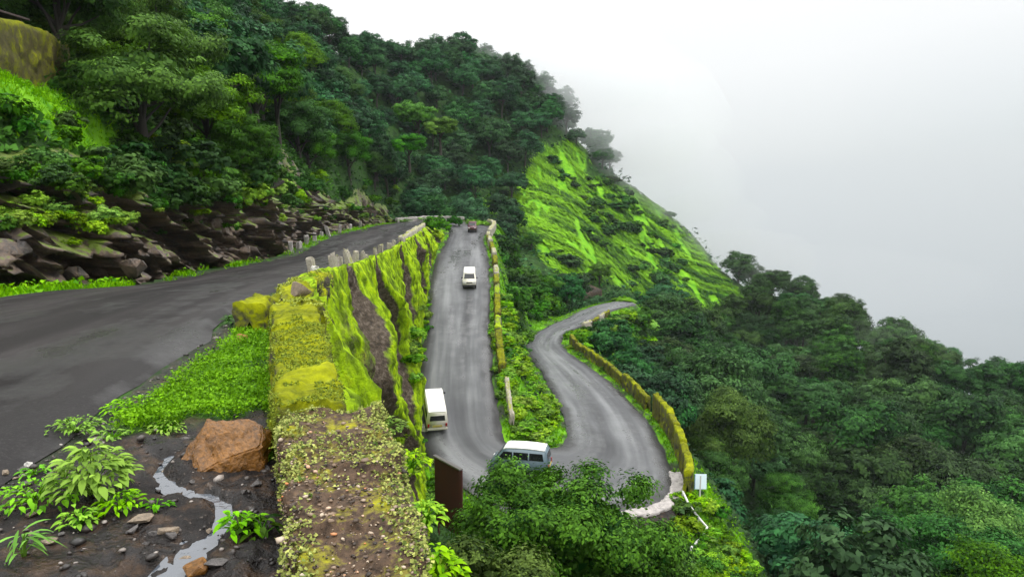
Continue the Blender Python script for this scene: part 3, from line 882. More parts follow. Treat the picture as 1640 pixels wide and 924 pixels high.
def crown_np(seed, R, H, nl, n, leaf, base=0., lobe=(.26, .42), flat=.0, asp=.55, sub=7, kmax=.80, sv_std=.2):
    """leaf clumps in two levels: limbs carry lobes, lobes carry small sprays, sprays carry leaves"""
    rng = np.random.default_rng(seed)
    d = rng.normal(size=(nl, 3)); d[:, 2] = np.abs(d[:, 2]) * .9 - .25
    d /= np.linalg.norm(d, axis=1)[:, None]
    k = rng.uniform(.45, kmax, nl)[:, None]
    c = d * k * np.array([R, R, H * .5]) + np.array([0, 0, base + H * .5])
    r = R * rng.uniform(*lobe, nl)
    # sprays on lobes
    ns = nl * sub * 2
    li = rng.choice(nl, ns, p=r ** 2 / np.sum(r ** 2))
    sdv = rng.normal(size=(ns, 3)) + d[li] * .9 + np.array([0, 0, .55])
    sdv /= np.linalg.norm(sdv, axis=1)[:, None]
    sc_ = c[li] + sdv * (r[li] * rng.uniform(.72, 1.12, ns))[:, None] * np.array([1, 1, .8 - flat])
    sr = R * rng.uniform(.06, .15, ns)
    sv = np.clip(rng.normal(.5, sv_std, ns) + .12 * (rng.random(nl)[li] - .5), 0, 1)
    pi_ = rng.choice(ns, n, p=sr ** 2 / np.sum(sr ** 2))
    ld = rng.normal(size=(n, 3)); ld /= np.linalg.norm(ld, axis=1)[:, None]
    pos = sc_[pi_] + ld * (sr[pi_] * rng.uniform(.3, 1.15, n))[:, None] * np.array([1.25, 1.25, .6])
    nr_ = sdv[pi_] * 1.1 + ld * .45 + rng.normal(size=(n, 3)) * .22 + np.array([0, 0, .45])
    nr_ /= np.linalg.norm(nr_, axis=1)[:, None]
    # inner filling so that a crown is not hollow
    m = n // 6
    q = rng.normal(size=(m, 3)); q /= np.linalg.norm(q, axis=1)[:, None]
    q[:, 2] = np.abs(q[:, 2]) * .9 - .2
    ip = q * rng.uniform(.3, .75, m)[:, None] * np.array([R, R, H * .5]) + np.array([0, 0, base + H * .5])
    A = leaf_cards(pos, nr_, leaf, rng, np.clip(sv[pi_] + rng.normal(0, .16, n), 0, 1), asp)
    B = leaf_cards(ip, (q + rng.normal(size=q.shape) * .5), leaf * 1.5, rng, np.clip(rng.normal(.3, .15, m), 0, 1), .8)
    return A, B, c
def trunk_np(seed, base_r, top, lobes):
    rng = np.random.default_rng(seed)
    lean = rng.normal(0, .06, 2) * top
    pts = [(lean[0] * t ** 2, lean[1] * t ** 2, -1.0 + (top + 1.0) * t) for t in np.linspace(0, 1, 7)]
    parts = [tube_np(pts, [base_r * (1.15 - .75 * t) for t in np.linspace(0, 1, 7)], 8)]
    for c in lobes[:7]:
        s = np.array(pts[3 + rng.integers(0, 3)])
        e = np.array(c)
        mid = (s + e) / 2 + rng.normal(0, .05 * top, 3)
        parts.append(tube_np([s, (s + mid) / 2, mid, e], [base_r * .42, base_r * .34, base_r * .24, base_r * .10], 6))
    return merge(parts)

class TreeKind:
    def __init__(self, name, seed, R, H, trunk, nl, n, leaf, mat, **kw):
        A, B, c = crown_np(seed, R, H, nl, n, leaf, base=trunk, **kw)
        self.A, self.B = A, B
        self.crown = leaf_mesh(name + '_crown', [A, B], mat)
        tv, tf = trunk_np(seed + 5, R * .055 + .06, trunk + H * .5, c)
        self.trunk = np_mesh(name + '_trunk', tv, tf, M['bark'], smooth=True)
        self.R, self.H, self.total = R, H, trunk + H
def put_tree(kind, p, s, rz, label, group, name='tree', cat='tree', tilt=None, sz=None):
    r = empty(name, p, rz, label, cat, group)
    r.scale = (s, s, s * (sz or 1))
    if tilt: r.rotation_euler = (tilt[0], tilt[1], rz)
    mobj('crown', kind.crown, r)
    mobj('trunk', kind.trunk, r)
    return r
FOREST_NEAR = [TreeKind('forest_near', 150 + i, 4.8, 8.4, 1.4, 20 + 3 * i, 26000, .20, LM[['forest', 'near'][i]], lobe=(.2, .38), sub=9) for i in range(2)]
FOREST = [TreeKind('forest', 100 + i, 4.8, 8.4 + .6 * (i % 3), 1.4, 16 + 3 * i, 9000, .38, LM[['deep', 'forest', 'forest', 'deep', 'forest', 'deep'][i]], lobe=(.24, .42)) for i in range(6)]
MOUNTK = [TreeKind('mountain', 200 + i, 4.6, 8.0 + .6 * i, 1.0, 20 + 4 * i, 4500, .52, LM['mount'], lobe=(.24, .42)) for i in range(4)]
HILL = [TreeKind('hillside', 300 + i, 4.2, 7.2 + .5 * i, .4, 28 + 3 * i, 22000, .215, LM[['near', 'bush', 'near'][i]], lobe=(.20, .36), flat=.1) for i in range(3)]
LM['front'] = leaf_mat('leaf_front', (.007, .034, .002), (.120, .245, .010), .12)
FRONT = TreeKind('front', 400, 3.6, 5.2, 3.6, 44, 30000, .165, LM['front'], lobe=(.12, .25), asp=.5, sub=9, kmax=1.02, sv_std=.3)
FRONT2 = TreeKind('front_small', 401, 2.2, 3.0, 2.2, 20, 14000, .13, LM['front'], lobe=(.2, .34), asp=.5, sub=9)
def shrub_kind(name, seed, R, H, n, leaf, mat, **kw):
    A, B, c = crown_np(seed, R, H, 10, n, leaf, base=-H * .18, **kw)
    return leaf_mesh(name, [A, B], mat)
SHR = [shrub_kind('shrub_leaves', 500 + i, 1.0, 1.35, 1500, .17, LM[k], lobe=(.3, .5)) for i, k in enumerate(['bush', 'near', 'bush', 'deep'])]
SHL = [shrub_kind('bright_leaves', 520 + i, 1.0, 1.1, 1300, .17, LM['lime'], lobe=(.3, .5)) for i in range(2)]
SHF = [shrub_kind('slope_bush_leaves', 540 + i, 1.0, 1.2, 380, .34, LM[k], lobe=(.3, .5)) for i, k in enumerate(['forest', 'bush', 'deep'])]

# ------------------------------------------------------------------ ray casting onto what stands so far
from mathutils.bvhtree import BVHTree
def bvh_of(objs):
    V, F_ = [], []
    o = 0
    for ob in objs:
        me = ob.data
        n = len(me.vertices)
        a = np.empty(n * 3, np.float32); me.vertices.foreach_get('co', a)
        l = np.empty(len(me.loops), np.int32); me.loops.foreach_get('vertex_index', l)
        V.extend(map(tuple, a.reshape(-1, 3).tolist())); F_.extend((l.reshape(-1, 4) + o).tolist()); o += n
    return BVHTree.FromPolygons(V, F_)
BV = bvh_of([terr, road, rock, rw])
def hit(px, py):
    d = Vector(ray(px, py)).normalized()
    loc, nor, _, dist = BV.ray_cast(Vector((0, 0, 0)), d)
    return loc, nor
def seen(p, slack=4.0):
    d = Vector(p)
    L = d.length
    loc, _, _, dist = BV.ray_cast(Vector((0, 0, 0)), d.normalized())
    return loc is None or dist > L - slack

# ------------------------------------------------------------------ the forest
def scatter(x0, x1, y0, y1, step, rng):
    gx, gy = np.meshgrid(np.arange(x0, x1, step), np.arange(y0, y1, step))
    p = np.stack([gx.ravel(), gy.ravel()], 1)
    p[:, 0] += np.where((p[:, 1] / step).astype(int) % 2 == 0, step / 2, 0)
    return p + rng.uniform(-.36, .36, p.shape) * step
rng = np.random.default_rng(21)
cand = np.concatenate([q[(q[:, 0] < np.interp(q[:, 1], [100, 150, 240, 330], [22, 26, 62, 90])) == left_] for q, left_ in ((scatter(-150, 100, 26, 330, 6.6, rng), True), (scatter(-20, 270, 26, 330, 8.3, rng), False))])
cz, (c1_, c2_, c3_, csd) = height(cand, True)
cdm = np.minimum(np.minimum(c1_, c2_), c3_)
cD = np.hypot(cand[:, 0], cand[:, 1])
p3 = np.stack([cand[:, 0], cand[:, 1], cz], 1)
qx, qy = project(p3); tx_, ty_ = project(p3 + np.array([0, 0, 9]))
ok = (qx > -120) & (qx < 1800) & (ty_ < 960) & (qy > -60)
ok &= ~(inpoly(qx, qy, GRASS_FAR) & (cD > 120))
ok &= cdm > 5.5
ok &= ~((csd < 0) & (cD < 60))                                  # the near hillside is planted by hand
ok &= ~((csd > -2) & (cD < 58) & (cand[:, 0] < 17))             # nothing tall round the lower bend
ok &= ~((c3_ < 9) & (c3_ > 0) & (cD < 62))
ok &= ~(inpoly(tx_, ty_, [(858, 275), (945, 245), (1000, 300), (1090, 370), (1135, 440), (1050, 445), (960, 440), (900, 415), (845, 370), (790, 340), (840, 320)]) & (cD < 235))
island = (csd > 0) & (cand[:, 0] < np.interp(cand[:, 1], [45, 60, 92, 114, 130], [3, 6, 4, 10, 18])) & (cD < 134)
ok &= ~island
trees = [(i, FOREST[0]) for i in np.where(ok)[0] if seen(p3[i] + np.array([0, 0, 9.5]), 3)]
rowi = []
for i, _ in trees:
    mountain = cand[i, 0] < np.interp(cand[i, 1], [100, 150, 240, 330], [22, 26, 62, 90]) 
    s = rng.uniform(.72, 1.18) if mountain else rng.uniform(.85, 1.5 if cD[i] < 170 else 1.15)
    if mountain and cD[i] < 190: s *= .85
    rowi.append((s / cD[i], i, mountain, s))
rowi.sort(reverse=True)
n_ind = {True: 0, False: 0}
rest = []
for k, (_, i, mt, s) in enumerate(rowi):
    kd = (MOUNTK[rng.integers(4)] if mt else (FOREST_NEAR[rng.integers(2)] if cD[i] < 102 else FOREST[rng.integers(6)]))
    rz = rng.uniform(0, 6.283)
    n_ind[bool(mt)] += 1
    if n_ind[bool(mt)] <= 295:
        if mt:
            put_tree(kd, p3[i] - np.array([0, 0, .4]), s, rz, 'dark blue-green tree in the forest on the mountain above the far bend', 'mountain forest trees', 'mountain_tree', sz=rng.uniform(.85, 1.15))
        else:
            put_tree(kd, p3[i] - np.array([0, 0, .4]), s, rz, 'dark green round-crowned tree in the valley forest below the fog', 'valley forest trees', 'forest_tree', sz=rng.uniform(.85, 1.2))
    else:
        rest.append((kd, p3[i], s, rz))
open('/tmp/log.txt', 'w').write(f'forest {n_ind} rest {len(rest)}') if False else None
if rest:
    V, Fc, Vv, o = [], [], [], 0
    for kd, p, s, rz in rest:
        a, f, v = kd.A
        nl_ = len(f) // 3
        pick = rng.choice(len(f), nl_, replace=False)
        q = a.reshape(-1, 4, 3)[pick]
        mid = q.mean(1, keepdims=True)
        q = ((q - mid) * 1.7 + mid).reshape(-1, 3) * s
        c_, s_ = math.cos(rz), math.sin(rz)
        q = np.stack([q[:, 0] * c_ - q[:, 1] * s_, q[:, 0] * s_ + q[:, 1] * c_, q[:, 2]], 1) + p
        V.append(q); Vv.append(v.reshape(-1, 4)[pick].ravel()); Fc.append(np.arange(nl_ * 4).reshape(-1, 4) + o); o += nl_ * 4
    df = mobj('distant_forest', np_mesh('distant_forest', np.concatenate(V), np.concatenate(Fc), LM['mount'], {'v': ('POINT', np.concatenate(Vv))}))
    tag(df, 'far dark forest canopy along the mountain ridge', 'forest', kind='stuff')

# ------------------------------------------------------------------ trees of the near hillside (each its own look)
rng = np.random.default_rng(33)
def plant(px, py, kind, s, label, group=None, cat='tree', dz=.3, sz=1., name='tree'):
    loc, _ = hit(px, py)
    if loc is None: return None
    return put_tree(kind, loc - Vector((0, 0, dz)), s, rng.uniform(0, 6.28), label, group, name=name, cat=cat, sz=sz)
HILLTREES = [
    # px, py of the foot, kind, size, label
    (235, 262, 0, 1.0, 'broad dark tree leaning over the bright grass bank, largest crown of the near hillside'),
    (335, 268, 2, .85, 'leafy green tree at the lower end of the bright grass bank'),
    (395, 300, 1, .62, 'small bushy tree over the brown rock, right of the broad dark tree'),
    (160, 135, 0, .8, 'dark tree beside the mossy ruined wall in the top left corner'),
    (250, 90, 2, .95, 'green tree high on the near hillside under the top edge'),
    (330, 150, 1, 1.05, 'tall tree behind the broad dark tree on the near hillside'),
    (400, 190, 0, 1.1, 'shaded tree in the middle of the near hillside forest'),
    (455, 235, 1, 1.0, 'tree with yellowish leaves standing over the road cutting'),
    (470, 150, 2, 1.2, 'tall tree on the near hillside shoulder below the open sky'),
    (400, 80, 0, 1.1, 'dark tree high on the near hillside beside the skyline'),
    (520, 250, 2, 1.1, 'bushy tree over the far end of the road cutting'),
    (560, 285, 1, 1.0, 'low tree beside the far end of the upper road'),
    (540, 180, 0, 1.3, 'dark tree where the near hillside meets the mountain forest'),
    (500, 80, 2, 1.2, 'tree on the skyline at the top of the near hillside'),
    (75, 40, 0, .8, 'small tree above the mossy ruined wall'),
    (200, 30, 0, 1.0, 'dark tree cut off by the top edge, above the broad dark tree'),
    (320, 20, 2, 1.1, 'green tree cut off by the top edge left of the skyline'),
    (600, 300, 0, .9, 'small dark tree behind the far end of the upper road'),
]
for (px, py, k, s, lab) in HILLTREES:
    plant(px, py, HILL[k], s, lab)
cand2 = scatter(-75, -10, 26, 150, 5.2, rng)
z2c, (h1, h2, h3, hs_) = height(cand2)
q3 = np.stack([cand2[:, 0], cand2[:, 1], z2c], 1)
hx, hy = project(q3)
okh = (hs_ < 0) & (h1 > 6.5) & (hx > -60) & (hx < 660) & (hy > -120) & ~inpoly(hx, hy, [(x, y) for x, y in GRASS_UP])
okh &= (np.hypot(cand2[:, 0], cand2[:, 1]) > 44)
n_h = 0
for i in np.where(okh)[0]:
    if n_h >= 60: break
    if not seen(q3[i] + np.array([0, 0, 6]), 3): continue
    k = rng.integers(3)
    put_tree(HILL[k], q3[i] - np.array([0, 0, .4]), rng.uniform(.75, 1.15), rng.uniform(0, 6.28),
             'mid green tree in the dense wood on the near hillside above the rock', 'near hillside wood', name='hillside_tree', sz=rng.uniform(.85, 1.15))
    n_h += 1

# shrubs on and over the cut rock
def shrub(px, py, me, s, label=None, group=None, cat='shrub', name='shrub', sz=1., up=.0):
    loc, nor = hit(px, py)
    if loc is None: return None
    o = mobj(name, me, None, loc + Vector((0, 0, up)))
    o.rotation_euler = (0, 0, rng.uniform(0, 6.28)); o.scale = (s, s, s * sz)
    return tag(o, label, cat, group)
shrub(80, 352, SHL[0], .42, 'round lime-green bush on bare dark rock, lower of the left pair', sz=.8)
shrub(115, 393, SHL[1], .28, 'small lime-green tuft low on the dark rock face', sz=.8)
shrub(140, 335, SHL[1], .5, 'lime-green bush trailing down the rock below the ledge')
shrub(45, 303, SHL[0], .42, 'yellow-green bush on the rock ledge at the left edge', sz=.6)
for i in range(64):
    px = rng.uniform(-10, 470); base = np.interp(px, [0, 250, 330, 450], [285, 305, 318, 312])
    shrub(px, base + rng.normal(2, 13), SHR[rng.integers(4)], rng.uniform(.3, .8) * np.interp(px, [0, 470], [.7, 1.5]),
          'green shrub hanging over the top of the cut rock', 'shrubs along the top of the cut rock')
for i in range(60):
    px = rng.uniform(200, 650); base = np.interp(px, [200, 400, 500, 640], [270, 300, 300, 318])
    shrub(px, base + rng.normal(-4, 22), (SHR + SHL[:1])[rng.integers(5)], rng.uniform(.8, 1.7),
          'leafy shrub in the undergrowth between the rock and the trees', 'undergrowth shrubs above the rock')
for i in range(7):
    t = rng.random()
    shrub(-5 + 300 * t, 150 + 170 * t + rng.normal(20, 22), SHR[rng.integers(4)], rng.uniform(.5, 1.1),
          'dark shrub growing on the steep bright grass bank', 'shrubs on the bright grass bank')
# ferny plants hanging on the rock face
for i in range(70):
    px = rng.uniform(0, 590); top = np.interp(px, [0, 150, 450, 560], [295, 300, 320, 325]); bot = np.interp(px, [0, 150, 300, 450, 560], [445, 440, 430, 400, 372])
    shrub(px, top + (bot - top) * rng.uniform(.05, .55), (SHR[:1] + SHL)[rng.integers(3)], rng.uniform(.22, .6), 'small green plant rooted in a crack of the rock face', 'plants in the rock face')
# bush at the far bend between the two levels of road
for px, py, s, lab in [(700, 372, 2.2, 'olive green bush between the upper and lower road at the far bend'), (725, 362, 1.7, 'small bush behind the lower road at the far bend'),
                       (735, 345, 1.6, 'pale bush on the bank right behind the far bend'), (682, 352, 1.3, 'low bush at the end of the upper road')]:
    shrub(px, py, SHR[0], s, lab)
# bushes on the wedge between the lower road and the bottom road
nI = 0
for i in range(400):
    px, py = rng.uniform(788, 975), rng.uniform(395, 560)
    loc, nor = hit(px, py)
    if loc is None or loc.y > 150: continue
    _, a = height(np.array([[loc.x, loc.y]]))
    if min(a[1][0], a[2][0]) < 2.2: continue
    big = rng.random() < .35
    o = mobj('bush', (SHR + SHR[:1])[rng.integers(5)], None, loc - Vector((0, 0, .2)))
    s = rng.uniform(1.5, 3.0) if big else rng.uniform(.8, 1.6)
    o.scale = (s, s, s * rng.uniform(.8, 1.15)); o.rotation_euler = (0, 0, rng.uniform(0, 6.28))
    tag(o, 'green bush on the steep bank between the lower road and the bottom road', 'shrub', 'bushes between the two lower roads')
    nI += 1
    if nI >= 85: break
# low bright plants along the wedge, its tip and outside the bottom road
def low_plants(n, poly, meshes, smin, smax, label, group, dmin=.5, name='low_bush'):
    poly_ = np.array(poly); k = 0
    for _ in range(n * 6):
        px, py = rng.uniform(*[poly_[:, 0].min(), poly_[:, 0].max()]), rng.uniform(poly_[:, 1].min(), poly_[:, 1].max())
        if not inpoly(np.array([px]), np.array([py]), poly)[0]: continue
        loc, nor = hit(px, py)
        if loc is None: continue
        _, a = height(np.array([[loc.x, loc.y]]))
        if min(a[0][0], a[1][0], a[2][0]) < dmin: continue
        o = mobj(name, meshes[rng.integers(len(meshes))], None, loc - Vector((0, 0, .05)))
        s = rng.uniform(smin, smax); o.scale = (s, s, s * rng.uniform(.6, 1.0)); o.rotation_euler = (0, 0, rng.uniform(0, 6.28))
        tag(o, label, 'shrub', group)
        k += 1
        if k >= n: return
low_plants(90, [(790, 580), (850, 580), (905, 690), (895, 715), (815, 700), (800, 640)], SHL, .4, .95, 'bright lime plant on the narrow island inside the lower bend', 'island plants inside the lower bend', .7)
low_plants(60, [(785, 470), (805, 470), (850, 570), (800, 600)], SHL + SHL + SHR[:1], .5, 1.1, 'small plant on the verge right of the lower road', 'verge plants right of the lower road', .6)
low_plants(34, [(905, 545), (940, 520), (1000, 575), (1010, 640), (985, 630)], SHL + SHR[:1], .6, 1.3, 'yellow-green plant on the bank outside the bottom road', 'bank plants outside the bottom road', .9)
low_plants(40, [(1095, 800), (1130, 800), (1215, 935), (1100, 935), (1090, 860)], SHL + SHR[:2], .5, 1.0, 'bright plant on the steep bank below the signboard', 'bank plants below the signboard', .5)
low_plants(12, [(620, 690), (665, 640), (690, 740), (740, 930), (640, 760), (575, 600)], SHL + SHR[:2], .22, .6, 'small plant clinging to the wall under the near parapet', 'plants on the wall below the parapet', .2, 'wall_plant')
low_plants(40, [(655, 560), (672, 480), (700, 420), (716, 385), (720, 390), (690, 500), (675, 610), (662, 610)], SHL + SHR[:1], .35, .8, 'green plant at the foot of the mossy retaining wall', 'plants along the foot of the retaining wall', .15, 'wall_plant')
low_plants(40, [(972, 506), (1030, 488), (1045, 575), (1000, 570)], SHR + SHL[:1], 1.0, 2.2, 'dense bush on the drop beyond the far end of the bottom road', 'bushes beyond the end of the bottom road', 1.2, 'bush')
for i, (px, py, s_, lab) in enumerate([(842, 470, .62, 'small tree on the bank between the two lower roads, tallest in its middle'), (815, 425, .55, 'small tree beside the pale parapet blocks of the lower road'), (885, 480, .6, 'small tree over the hidden start of the bottom road'),
                                       (850, 400, .6, 'small tree between the far bend and the bright grass slope'), (960, 455, .7, 'tree standing over the end of the bottom road')]):
    plant(px, py, HILL[i % 3], s_, lab)
# bushes on the bright slope across the valley
nS = 0
for _ in range(900):
    px, py = rng.uniform(840, 1160), rng.uniform(240, 480)
    if not inpoly(np.array([px]), np.array([py]), GRASS_FAR)[0]: continue
    loc, nor = hit(px, py)
    if loc is None or loc.y < 140: continue
    if fbm(np.array([loc.x * .09]), np.array([loc.z * .09]), 77, 3)[0] < -.03: continue
    o = mobj('slope_bush', SHF[rng.integers(3)], None, loc - Vector((0, 0, .3)))
    s = rng.uniform(.6, 3.2) * rng.uniform(.6, 1); o.scale = (s * rng.uniform(1, 1.6), s, s * rng.uniform(.5, .9)); o.rotation_euler = (0, 0, rng.uniform(0, 6.28))
    tag(o, 'dark bush dotting the bright green grass slope below the mountain forest', 'bush', 'bushes on the bright grass slope')
    nS += 1
    if nS >= 130: break

# ------------------------------------------------------------------ grass and ground cover (nobody could count it)
def blades(pos, h, w, rng, lean=.35, nb=3, dirv=None):
    n = len(pos) * nb
    p = np.repeat(pos, nb, 0) + np.c_[rng.normal(0, w * 2, (n, 2)), np.zeros(n)]
    a = rng.uniform(0, 6.283, n)
    d = np.c_[np.cos(a), np.sin(a), np.zeros(n)]
    hh_ = (h * rng.uniform(.5, 1.3, n))[:, None]
    up = np.array([0, 0, 1.]) + d[:, [1, 0, 2]] * rng.uniform(0, lean, n)[:, None]
    if dirv is not None: up = up + np.repeat(dirv, nb, 0)
    V = np.stack([p - d * w, p + d * w, p + up * hh_ * .6 + d * w * .8, p + up * hh_ + d * w * .1], 1).reshape(-1, 3)
    f = np.arange(n * 4).reshape(n, 4)
    return V, f, np.repeat(np.clip(rng.normal(.5, .22, n), 0, 1), 4)
rngg = np.random.default_rng(55)
# far slope: tussocks combed down the fall line
sel = np.where((lime > .25) & far)[0]
pk = rngg.choice(sel, 80000)
gp = np.stack([gxy[pk, 0], gxy[pk, 1], gz[pk]], 1) + np.c_[rngg.normal(0, .8, (len(pk), 2)), np.zeros(len(pk))]
gp[:, 2] = height(gp[:, :2])[0]
keep = fbm(gp[:, 0] * .5 + gp[:, 2] * .1, gp[:, 1] * .12, 91, 3) > -.12
gk = gp[keep]
e_ = .8
hx_ = (height(gk[:, :2] + [e_, 0], False)[0] - height(gk[:, :2] - [e_, 0], False)[0]) / (2 * e_)
hy_ = (height(gk[:, :2] + [0, e_], False)[0] - height(gk[:, :2] - [0, e_], False)[0]) / (2 * e_)
nn = np.stack([-hx_, -hy_, np.ones(len(gk))], 1); nn /= np.linalg.norm(nn, axis=1)[:, None]
nn += rngg.normal(0, .16, nn.shape); nn /= np.linalg.norm(nn, axis=1)[:, None]
fd = np.stack([-hx_, -hy_, -(hx_ ** 2 + hy_ ** 2)], 1); fd /= np.linalg.norm(fd, axis=1)[:, None] + 1e-6
fd += rngg.normal(0, .18, fd.shape)
sd2 = np.cross(nn, fd)
ll = rngg.uniform(.6, 1.7, len(gk))[:, None]; ww = rngg.uniform(.10, .30, len(gk))[:, None]
gk = gk + nn * rngg.uniform(.1, .7, len(gk))[:, None]
gv = np.stack([gk - fd * ll * .5, gk + sd2 * ww, gk + fd * ll * .5, gk - sd2 * ww], 1).reshape(-1, 3)
streak = fbm(gk[:, 0] * .07, gk[:, 1] * .42 + gk[:, 0] * .05, 93, 4)
tb = (gv, np.arange(len(gk) * 4).reshape(-1, 4), np.repeat(np.clip(.60 + streak * 2.6 + rngg.normal(0, .15, len(gk)), 0, 1), 4))
tag(mobj('slope_grass', leaf_mesh('slope_grass', [tb], leaf_mat('leaf_slope', (.012, .062, .003), (.185, .42, .010), .15, .1))), 'bright green monsoon grass on the steep far slope', 'grass', kind='stuff')
# hillside bank, verges, island
sel = np.where((lime > .3) & ~far & ~sh & (gD > 9))[0]
wgt = (gD[sel] ** 1.2); pk = rngg.choice(sel, 30000, p=wgt / wgt.sum())
gp = np.stack([gxy[pk, 0], gxy[pk, 1], gz[pk]], 1); gp[:, :2] += rngg.normal(0, .12, (len(pk), 2)) * (gD[pk] / 15)[:, None]
hz_, hd_ = height(gp[:, :2]); gp[:, 2] = hz_
okk = np.minimum(np.minimum(hd_[0], hd_[1]), hd_[2]) > .25
gp = gp[okk]
tb = blades(gp, .22, .03, rngg, .9, 3)
A = leaf_cards(gp[::2] + np.c_[np.zeros((len(gp[::2]), 2)), rngg.uniform(.05, .3, len(gp[::2]))], np.array([[0, 0, 1.]]) + rngg.normal(0, .5, (len(gp[::2]), 3)), .17, rngg)
tag(mobj('verge_grass', leaf_mesh('verge_grass', [tb, A], LM['lime'])), 'bright grass and weeds along the road verges and bank', 'grass', kind='stuff')
# undergrowth over the bare hillsides
def carpet(name, sel, n, smin, smax, k, mat, label, up=.8):
    pk = rngg.choice(sel, n)
    gp = np.stack([gxy[pk, 0], gxy[pk, 1], gz[pk]], 1)
    sz_ = np.clip(gD[pk] * k, smin, smax)
    gp[:, :2] += rngg.normal(0, .5, (n, 2)) * sz_[:, None]
    hz_, hd_ = height(gp[:, :2]); gp[:, 2] = hz_ + np.abs(rngg.normal(0, up, n)) * sz_
    okk = np.minimum(np.minimum(hd_[0], hd_[1]), hd_[2]) > 1.2
    gp, sz_ = gp[okk], sz_[okk]
    nr_ = np.array([[0, 0, 1.]]) + rngg.normal(0, .45, (len(gp), 3))
    patch = fbm(gp[:, 0] * .35, gp[:, 1] * .35 + gp[:, 2] * .3, 71, 3)
    A = leaf_cards(gp, nr_, sz_, rngg, np.clip(.42 + patch * 1.3 + rngg.normal(0, .18, len(gp)), 0, 1), .65)
    tag(mobj(name, leaf_mesh(name, [A], mat)), label, 'undergrowth', kind='stuff')
carpet('hillside_undergrowth', np.where((gsd < -1) & (gd1 > 3.6) & (gD > 14) & (gD < 150) & (lime < .5) & (gxy[:, 0] < -8))[0], 130000, .18, .6, .010, LM['bush'], 'leafy undergrowth covering the near hillside above the rock')
carpet('valley_undergrowth', np.where((gsd > .6) & (gD > 10) & (gD < 160) & (lime < .5) & (gdm > 1.2))[0], 50000, .16, .6, .008, LM['forest'], 'dark undergrowth on the slopes below the roads')
carpet('mountain_undergrowth', np.where((gD > 120) & (gD < 330) & (lime < .4))[0], 50000, .6, 1.4, .005, LM['mount'], 'forest undergrowth on the far mountainside', 1.4)
# ground cover on the shoulder beside the near parapet
sel = np.where(sh & (green_sh > .45) & (gd1 > .35))[0]
pk = rngg.choice(sel, 38000)
gp = np.stack([gxy[pk, 0], gxy[pk, 1], gz[pk]], 1); gp[:, :2] += rngg.normal(0, .03, (len(pk), 2)); 
gp[:, 2] += rngg.uniform(.005, .10, len(gp)) * (.5 + 1.5 * np.clip(.5 + fbm(gp[:, 0] * 3, gp[:, 1] * 3, 17, 3), 0, 1))
A = leaf_cards(gp, np.array([[0, 0, 1.]]) + rngg.normal(0, .5, (len(gp), 3)), .036, rngg, np.clip(.5 + 1.2 * fbm(gp[:, 0] * 2.5, gp[:, 1] * 2.5, 18, 3) + rngg.normal(0, .2, len(gp)), 0, 1), .6)
tb = blades(gp[::14] - np.array([0, 0, .06]), .12, .005, rngg, 1.1, 3)
tag(mobj('ground_cover', leaf_mesh('ground_cover', [A, tb], LM['weed'])), 'low leafy weeds covering the muddy shoulder beside the parapet', 'weeds', kind='stuff')

# gravel on the shoulder and on the road edge
def stones_np(pos, size, rng, flat=.6):
    bm = bmesh.new(); bmesh.ops.create_icosphere(bm, subdivisions=1, radius=1)
    bv = np.array([v.co[:] for v in bm.verts]); bf = np.array([[v.index for v in f.verts] for f in bm.faces]); bm.free()
    n = len(pos)
    k = rng.uniform(.7, 1.3, (n, 42 if len(bv) == 42 else len(bv), 1))
    a = rng.uniform(0, 6.28, n)
    sx = rng.uniform(.6, 1.3, (n, 1, 3)); sx[:, :, 2] *= flat
    V = bv[None] * k * sx * (np.asarray(size).reshape(-1, 1, 1))
    c, s = np.cos(a)[:, None], np.sin(a)[:, None]
    V = np.stack([V[:, :, 0] * c - V[:, :, 1] * s, V[:, :, 0] * s + V[:, :, 1] * c, V[:, :, 2]], 2) + pos[:, None, :]
    f = (bf[None] + (np.arange(n) * len(bv))[:, None, None]).reshape(-1, 3)
    v = np.repeat(rng.random(n), len(bv))
    return V.reshape(-1, 3), f, v
m, nt, b = new_mat('gravel')
at = nd(nt, 'ShaderNodeAttribute', attribute_name='v').outputs['Fac']
nt.links.new(ramp_n(nt, at, [(0, (.008, .007, .006)), (.5, (.035, .028, .024)), (.85, (.09, .075, .065)), (1, (.34, .30, .27))]), b.inputs['Base Color'])
b.inputs['Roughness'].default_value = .45
M['gravel'] = m
sel = np.where(sh & (gd1 > .02) & (green_sh < .6) & (gxy[:, 1] < 20))[0]
sel2 = np.where((gd1 < .5) & (gd1 > 0.0) & (gsd < 0) & (gxy[:, 0] > -8) & (gxy[:, 1] < 22))[0]
pk = np.concatenate([rngg.choice(sel, 2600), rngg.choice(sel2, 1100)])
gp = np.stack([gxy[pk, 0], gxy[pk, 1], gz[pk]], 1); gp[:, :2] += rngg.normal(0, .04, (len(pk), 2))
gp[:, 2] = np.maximum(gp[:, 2], gz[pk]) + .004
szs = np.clip(rngg.lognormal(-4.25, .55, len(gp)), .006, .06)
sv_ = stones_np(gp, szs, rngg)
tag(mobj('gravel', np_mesh('gravel', sv_[0], sv_[1], M['gravel'], {'v': ('POINT', sv_[2])})), 'wet gravel and chippings on the muddy shoulder', 'gravel', kind='stuff')

